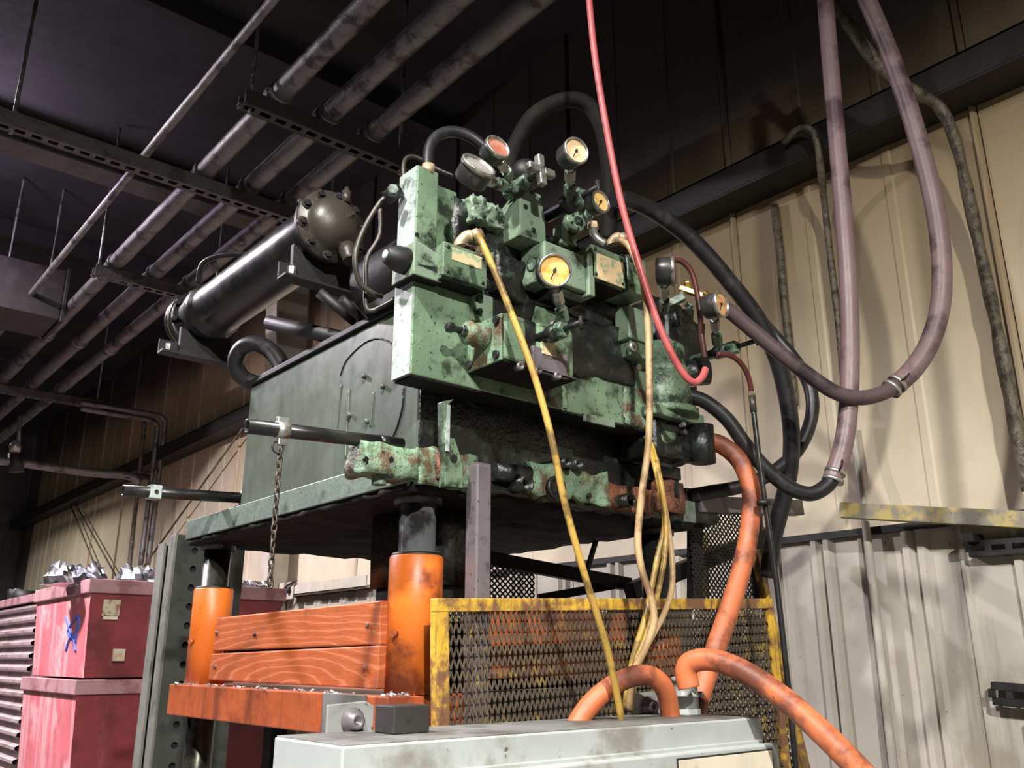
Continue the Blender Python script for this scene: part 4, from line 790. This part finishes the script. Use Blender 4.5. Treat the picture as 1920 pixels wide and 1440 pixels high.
hose('power_cord', 'yellow cord falling from the left junction box in front of the fence', [(896, 442, 2.08), (907, 462, 2.06), (930, 515, 2.06), (962, 595, 2.07), (992, 675, 2.08), (1017, 755, 2.09), (1037, 835, 2.1), (1056, 930, 2.12), (1078, 1015, 2.14), (1106, 1110, 2.17), (1138, 1215, 2.22), (1158, 1310, 2.27), (1168, 1370, 2.3)], .0088, m_yel)
hose('power_cord', 'tan cord hanging from the brass elbow beside the red hose', [(1164, 449, 2.5), (1182, 466, 2.48), (1203, 520, 2.46), (1214, 600, 2.45), (1217, 690, 2.45), (1218, 770, 2.45), (1214, 845, 2.45), (1203, 930, 2.45), (1196, 1010, 2.45), (1204, 1070, 2.45), (1222, 1125, 2.45), (1226, 1170, 2.45), (1210, 1215, 2.45), (1190, 1260, 2.46), (1180, 1330, 2.47)], .0100, m_tan)
hose('power_cord', 'yellow cord on the left of the bundle below the pump body', [(1205, 800, 2.8), (1226, 865, 2.64), (1240, 930, 2.62), (1246, 985, 2.6), (1232, 1050, 2.58), (1212, 1150, 2.52), (1186, 1240, 2.5), (1172, 1330, 2.5)], .0090, m_yel)
hose('power_cord', 'yellow cord in the middle of the bundle below the pump body', [(1212, 800, 2.8), (1234, 880, 2.62), (1247, 960, 2.6), (1248, 1020, 2.58), (1240, 1080, 2.56), (1216, 1180, 2.5), (1190, 1250, 2.48), (1180, 1330, 2.48)], .0080, m_yel)
hose('power_cord', 'dirty yellow cord bowing out on the right of the bundle', [(1222, 810, 2.8), (1238, 905, 2.68), (1252, 985, 2.64), (1260, 1050, 2.62), (1259, 1105, 2.6), (1243, 1155, 2.56), (1216, 1205, 2.52), (1192, 1260, 2.5), (1182, 1330, 2.5)], .0088, m_tan)
hose('orange_conduit', 'orange hose dropping from the pump body behind the conduit connector', [(1318, 826, 2.86), (1352, 834, 2.84), (1388, 866, 2.82), (1408, 920, 2.8), (1406, 985, 2.78), (1392, 1060, 2.75), (1370, 1135, 2.7), (1344, 1210, 2.65), (1318, 1285, 2.62), (1300, 1350, 2.6)], .0300, m_orng, n=18)
hose('orange_conduit', 'orange conduit arching out of the connector toward the lower right', [(1292, 1290, 2.42), (1286, 1258, 2.42), (1300, 1240, 2.41), (1340, 1238, 2.38), (1400, 1262, 2.32), (1470, 1310, 2.25), (1540, 1372, 2.17), (1600, 1432, 2.1), (1660, 1500, 2.0)], .0285, m_orng, n=18)
hose('orange_conduit', 'short orange hose humped behind the grey enclosure', [(1070, 1380, 2.28), (1098, 1332, 2.3), (1135, 1295, 2.32), (1180, 1270, 2.35), (1220, 1268, 2.38), (1246, 1292, 2.41), (1256, 1335, 2.44), (1258, 1380, 2.45)], .0255, m_orng, n=18)
hose('grease_hose', 'short dark red hose bowing right from the needle valve', dl([(1345, 664), (1372, 668), (1392, 685), (1404, 710), (1409, 735)], 2.66, 2.72), .0085, m_dred)
gf = thing('hose_ferrule', 'brass and steel ferrule at the end of the dark red hose', 'fitting', at(1410, 740, D=2.72)); MB().hexa(at(1409, 735, D=2.72), (.06, 0, -1), .014, .016).build('nut', m_cpipe, gf); MB().cyl(at(1410, 741, D=2.72), at(1413, 772, D=2.72), .011, n=12).build('sleeve', m_cast, gf)
hose('grease_line', 'thin black line running from the ferrule down past the fence', dl([(1413, 770), (1421, 840), (1430, 910), (1440, 980), (1452, 1060), (1463, 1150), (1475, 1260), (1485, 1360), (1494, 1460)], 2.72, 2.72), .0088, m_black)
tag(MB().lathe(at(1432, 944, D=2.72)-V(0, 0, .006), UZ, [(0, .010), (0, .022), (.014, .022), (.014, .010)], 10).build('line_clip', m_blackm), 'black clip around the thin line at the square tube', 'clip')
hose('grease_hose', 'dark red hose arching behind the edge on gauge', dl([(1255, 488), (1278, 490), (1296, 510), (1306, 545), (1312, 585), (1316, 630), (1322, 672)], 2.68, 2.74), .0095, m_dred)
# ================================================================ HANDLE BARS AND CHAIN
def handlebar(lb, pL, pR, r):
    t = thing('handle_bar', lb, 'bar', pR, 'black pipe handle bars'); MB().pipe(pR, pL, r, r*.72, .12, 20).build('pipe', m_black, t); return t
hb = handlebar('black pipe handle bar holding the hanging chain', V(.805, 1.9, 2.113), V(1.23, 1.9, 2.135), .0175)
MB().lathe((1.16, 1.9, 2.131), (1, 0, .05), [(0, .019), (.03, .019), (.03, .017)], 16).build('tape_wrap', m_black, hb)
c1 = V(.892, 1.9, 2.117)
MB().lathe(c1-V(.014, 0, 0), (1, 0, .05), [(0, .018), (0, .0205), (.03, .0205), (.03, .018)], 18).build('clip_band', m_steel, hb)
MB().box(c1+V(-.014, -.006, .017), c1+V(.016, .006, .032)).build('clip_ear', m_steel, hb, .002); MB().box(c1+V(-.008, -.005, -.036), c1+V(.014, .005, -.017)).build('clip_tab', m_steel, hb, .002)
hb2 = handlebar('black pipe handle bar at the far left corner of the platen', V(.914, 3.15, 2.151), V(1.36, 3.15, 2.175), .020)
c2 = V(1.02, 3.15, 2.157)
MB().box(c2+V(-.02, -.024, -.024), c2+V(.02, .024, .024)).build('square_clip', m_edge, hb2, .003); MB().cyl(c2+V(0, -.024, 0), c2+V(0, -.028, 0), .007, n=10).build('clip_screw', m_blackm, hb2)
MB().lathe((1.34, 3.15, 2.174), (1, 0, .05), [(0, .021), (0, .028), (.04, .028), (.04, .021)], 18).build('end_clip', m_steel, hb2)
MB().box((1.33, 3.11, 2.114), (1.43, 3.20, 2.150)).build('foot_block', m_blackm, hb2, .004); MB().cyl((1.40, 3.13, 2.16), (1.47, 3.13, 2.165), .012, n=10).build('red_tip', m_dred, hb2)
cn = thing('hanging_chain', 'rusty steel chain hanging from the near handle bar', 'chain', c1-V(0, 0, .04))
MB().torus(c1+V(-.006, 0, -.042), (0, 1, 0), .014, .0028, 16, 6).build('shackle', m_chain, cn)
lk = MB().torus((0, 0, 0), (0, 1, 0), .0105, .0026, 14, 6, ax=.62, ay=1.25).mesh('link', m_chain)
zz = 2.062; i = 0
while zz > 1.765:
    o = bpy.data.objects.new('link', lk); COL.objects.link(o); o.parent = cn
    o.location = V(.893, 1.9, zz)-cn.location; o.rotation_euler = (0, random.uniform(-.12, .12), (.35 if i % 2 else 1.75)+random.uniform(-.2, .2)); zz -= .0195; i += 1
MB().tube([V(.893, 1.9, 1.775), V(.900, 1.9, 1.765), V(.897, 1.9, 1.752), V(.887, 1.9, 1.752)], .0028, 6, 5).build('end_hook', m_chain, cn)
# ================================================================ GUARD FENCE
def diamond(x0, x1, y, z0, z1, px, pz, w, t, place=None):
    m = MB(); nx = int((x1-x0)/px); nz = int((z1-z0)/pz); z0 = z1-nz*pz; f = place or (lambda a, b: V(a, y, b))
    for i in range(nx):
        for k in range(nz):
            cx, cz = x0+(i+.5)*px, z0+(k+.5)*pz
            for sx, sz in ((1, 1), (-1, 1), (-1, -1), (1, -1)):
                a, b = f(cx, cz+sz*pz/2), f(cx+sx*px/2, cz); d = (b-a).normalized(); n = V(0, 1, 0) if place is None else (f(x0+.1, z0)-f(x0, z0)).cross(f(x0, z0+.1)-f(x0, z0)).normalized(); s = d.cross(n)*(w/2); n = n*(t/2)
                m.add([a-s-n, a+s-n, b+s-n, b-s-n, a-s+n, a+s+n, b+s+n, b-s+n], [(0, 1, 2, 3), (7, 6, 5, 4), (0, 4, 5, 1), (2, 6, 7, 3)])
    return m
YF = 1.80; TL = math.tan(R(2.3)); fx0, fx1 = 1.284, 2.705; fz = 1.741
def fp(x, z): return V(x-(z-fz)*TL, YF, z+(x-fx0)*TL)
gd = thing('guard_fence', 'rusted yellow expanded metal guard fence in front of the press', 'fence', fp(2.0, .75))
MB().prism([fp(fx0, fz-.033), fp(fx1, fz-.033), fp(fx1, fz), fp(fx0, fz)], (0, .030, 0)).build('top_rail', m_fyel, gd, .002)
MB().prism([fp(fx0, .72), fp(fx0+.036, .72), fp(fx0+.036, fz-.033), fp(fx0, fz-.033)], (0, .030, 0)).build('post', m_fyel, gd, .002)
MB().prism([fp(fx1-.03, .72), fp(fx1, .72), fp(fx1, fz-.033), fp(fx1-.03, fz-.033)], (0, .030, 0)).build('post', m_fyel, gd, .002)
MB().prism([fp(fx0, .72), fp(fx1, .72), fp(fx1, .75), fp(fx0, .75)], (0, .030, 0)).build('bottom_rail', m_fyel, gd, .002)
diamond(fx0+.03, fx1-.02, YF, .95, fz-.03, .0180, .0560, .0030, .004, lambda a, b: fp(a, b)+V(0, .012, 0)).build('expanded_mesh', m_fmesh, gd)
# rear guard with black mesh and a leaning yellow edge
rg = thing('rear_guard', 'black expanded metal guard with a leaning yellow edge behind the fence', 'fence', (2.8, 2.05, 1))
gp = lambda a, b: V(a, 2.06, b)
diamond(2.60, 2.99, 2.06, 1.55, 2.16, .0245, .0230, .0050, .003, gp).build('black_mesh', m_bmesh, rg)
MB().prism([at(1418, 1030, Y=1.98), at(1425, 1030, Y=1.98), at(1522, 1450, Y=1.98), at(1508, 1450, Y=1.98)], (0, .03, 0)).build('yellow_edge', m_fyel, rg)
MB().prism([at(1300, 955, Y=2.06), at(1318, 958, Y=2.06), at(1318, 1130, Y=2.06), at(1300, 1130, Y=2.06)], (0, .03, 0)).build('mesh_post', m_blackm, rg)
MB().prism([at(1405, 965, Y=2.06), at(1425, 965, Y=2.06), at(1445, 1130, Y=2.06), at(1425, 1130, Y=2.06)], (0, .03, 0)).build('mesh_post', m_blackm, rg)
sidep = lambda a, b: V(2.74+(b-1.8)*-.10+a*.05, 1.84+a, b)
diamond(.0, .55, 0, .9, 1.74, .0245, .0230, .0080, .003, sidep).build('side_mesh', m_bmesh, rg)
mg = thing('mesh_guard', 'dark expanded metal sheet glimpsed under the platen', 'fence', (1.9, 2.6, 1.6))
diamond(1.72, 2.14, 2.4, 1.60, 1.93, .0245, .0210, .0050, .003).build('mesh_sheet', m_bmesh, mg)
diamond(1.72, 1.86, 2.38, 1.70, 1.90, .0245, .0210, .0034, .003).build('bright_patch', m_steel, mg)
# orange board and frame behind the fence
tag(MB().box((1.56, 2.02, 1.545), (2.20, 2.06, 1.742)).build('guard_board', m_rustor, None, .004), 'rusty orange board seen through the yellow mesh', 'guard board')
tag(MB().box((1.46, 2.10, 1.513), (2.24, 2.16, 1.70)).build('dark_backing', m_grime, None, .004), 'black backing added behind the rusty orange board', 'backing')  # dark slab added so the press interior reads black
tag(MB().box((1.40, 1.885, .05), (2.66, 1.91, 1.40)).build('low_dark_backing', m_grime, None, .004), 'black backing added below the bolster behind the fence', 'panel')  # added black sheet for the dark interior under the bolster
tag(MB().box((2.19, 2.07, 1.513), (2.60, 2.10, 1.79)).build('right_dark_backing', m_blk, None, .003), 'dark backing added behind the right half of the fence', 'panel')  # added dark sheet, hides the bright wall behind the mesh
def beam(name, lb, p, q, w, h, mt, cat='beam'): return tag(MB().bar(p, q, w, h).build(name, mt, None, .003), lb, cat)
beam('brace_beam', 'black diagonal brace below the platen left of the cords', at(880, 1040, Y=2.45), at(1180, 1096, Y=2.25), .045, .045, m_blackm)
beam('brace_beam', 'lower black diagonal brace just above the fence rail', at(1010, 1122, Y=2.40), at(1180, 1092, Y=2.25), .03, .03, m_blackm)
beam('brace_beam', 'black diagonal brace rising right behind the yellow bundle', at(1180, 1110, Y=2.2), at(1445, 1000, Y=2.2), .05, .06, m_blackm)
hang = beam('hanger_strap', 'thin black strap between platen and brace', at(1118, 1012, Y=2.32), at(1100, 1072, Y=2.32), .012, .02, m_blackm, 'strap')
sq = thing('guard_post', 'grey violet square steel tube standing before the platen', 'post', (1.43, 1.85, 1.2))
MB().box((1.424, 1.826, 1.0), (1.474, 1.876, 2.10)).build('tube', m_sq, sq, .005); MB().box((1.426, 1.828, 2.098), (1.472, 1.874, 2.104)).build('cap', m_sq, sq)
gbm = thing('guard_beam', 'grey violet square tube lying level behind the orange hose', 'beam', at(1400, 950, Y=2.1))
MB().bar(at(1305, 946, Y=1.96), at(1497, 953, Y=1.96), .05, .06).build('tube', m_sq, gbm, .004); MB().rough(at(1285, 975, Y=1.95), at(1345, 925, Y=1.95)+V(0, .09, 0), .008, .02, 5).build('clamp_lump', m_oil, gbm)
lt = thing('light_post', 'dull yellow upright stub behind the black brace', 'post', at(1330, 1010, Y=2.4)); MB().prism([at(1312, 1000, Y=2.3), at(1328, 1000, Y=2.3), at(1330, 1120, Y=2.3), at(1314, 1120, Y=2.3)], (0, .03, 0)).build('stub', m_ybar, lt)
us = thing('frame_post', 'dark steel frame post below the orange bolster at left', 'post', at(455, 1400, X=1.5)); MB().box((1.47, 3.02, 0.001), (1.53, 3.08, 1.408)).build('post', m_blackm, us); MB().box((1.46, 2.62, 0.001), (1.52, 2.68, 1.408)).build('post', m_blackm, us)
tag(MB().tube([at(556, 1088, X=3.42), at(530, 1108, X=3.40), at(515, 1160, X=3.40)], .009, 6, 5).build('tie_wire', m_chain), 'thin tie wire hanging beside the cream column bolts', 'wire')
# ================================================================ FRONT ENCLOSURE
en = thing('electrical_enclosure', 'grey steel electrical enclosure in the foreground', 'electrical box', (1.45, 1.6, .4))
ex0, ex1, ey0, ey1, ez = .834, 2.064, 1.438, 1.70, 1.455
MB().box((ex0, ey0, .45), (ex1, ey1, ez)).build('cabinet', m_enc, en, .004)
MB().box((ex0+.004, ey0+.004, ez-.001), (ex1-.004, ey1-.002, ez+.0025)).build('dusty_top', m_enctop, en, .001)
MB().box((ex0+.02, ey0-.012, ez-.062), (ex1-.02, ey0, ez-.052)).build('rain_lip', m_enc, en, .002)
dr = MB().box((ex0+.035, ey0-.034, .5), (ex1+.015, ey0-.006, ez-.060)).build('door', m_enc, en, .005)
MB().box((1.68, ey0-.037, ez-.24), (ex1-.02, ey0-.033, ez-.075)).build('nameplate', m_cream, dr, .001)
MB().box((1.676, ey0-.0365, ez-.244), (ex1-.016, ey0-.0335, ez-.071)).build('nameplate_border', m_blk, dr)
for u, grpn in ((655, 0), (1211, 1)):
    b = at(u, 1366 if grpn == 0 else 1328, Y=ey1); w = .055
    tb = MB().prism([(b.x-w, ey1-.004, ez-.05), (b.x+w, ey1-.004, ez-.05), (b.x+w, ey1-.004, ez+.05), (b.x+w*.6, ey1-.004, ez+.06), (b.x-w, ey1-.004, ez+.055)], (0, .007, 0)).build('mounting_tab', m_tab, en, .002)
    bt = MB().lathe((b.x+.003, ey1-.004, ez+.022), (0, -1, 0), [(0, .026), (.005, .027), (.012, .017), (.026, .016), (.026, .009), (.012, .0001)], 20).build('anchor_bolt', m_sq, tb)
cnn = thing('conduit_connector', 'grey threaded conduit connector standing on the enclosure', 'connector', V(2.0, 1.62, ez)); pcn = at(1287, 1333, Y=1.62); pcn.z = ez+.003
MB().lathe(pcn, UZ, [(0, .038), (.014, .038), (.014, .033), (.018, .033)], 8, False).build('lock_nut', m_enc, cnn)
MB().lathe(pcn+V(0, 0, .016), UZ, [(0, .034), (.028, .034), (.028, .037), (.034, .037), (.036, .033), (.066, .033), (.066, .036), (.078, .036), (.08, .030), (.06, .028)], 24).build('barrel', m_enc, cnn)
MB().hexa(pcn+V(.03, -.02, .05), (.8, -.5, 0), .008, .014).build('screw', m_steel, cnn)
bk = thing('steel_block', 'dark steel block resting on the enclosure top', 'block', V(1.2, 1.62, ez))
q0 = at(722, 1361, Z=ez); MB().box((at(738, 1350, Y=1.56).x, 1.56, ez+.003), (at(806, 1350, Y=1.56).x, 1.63, ez+.056)).build('body', m_blk, bk, .003)
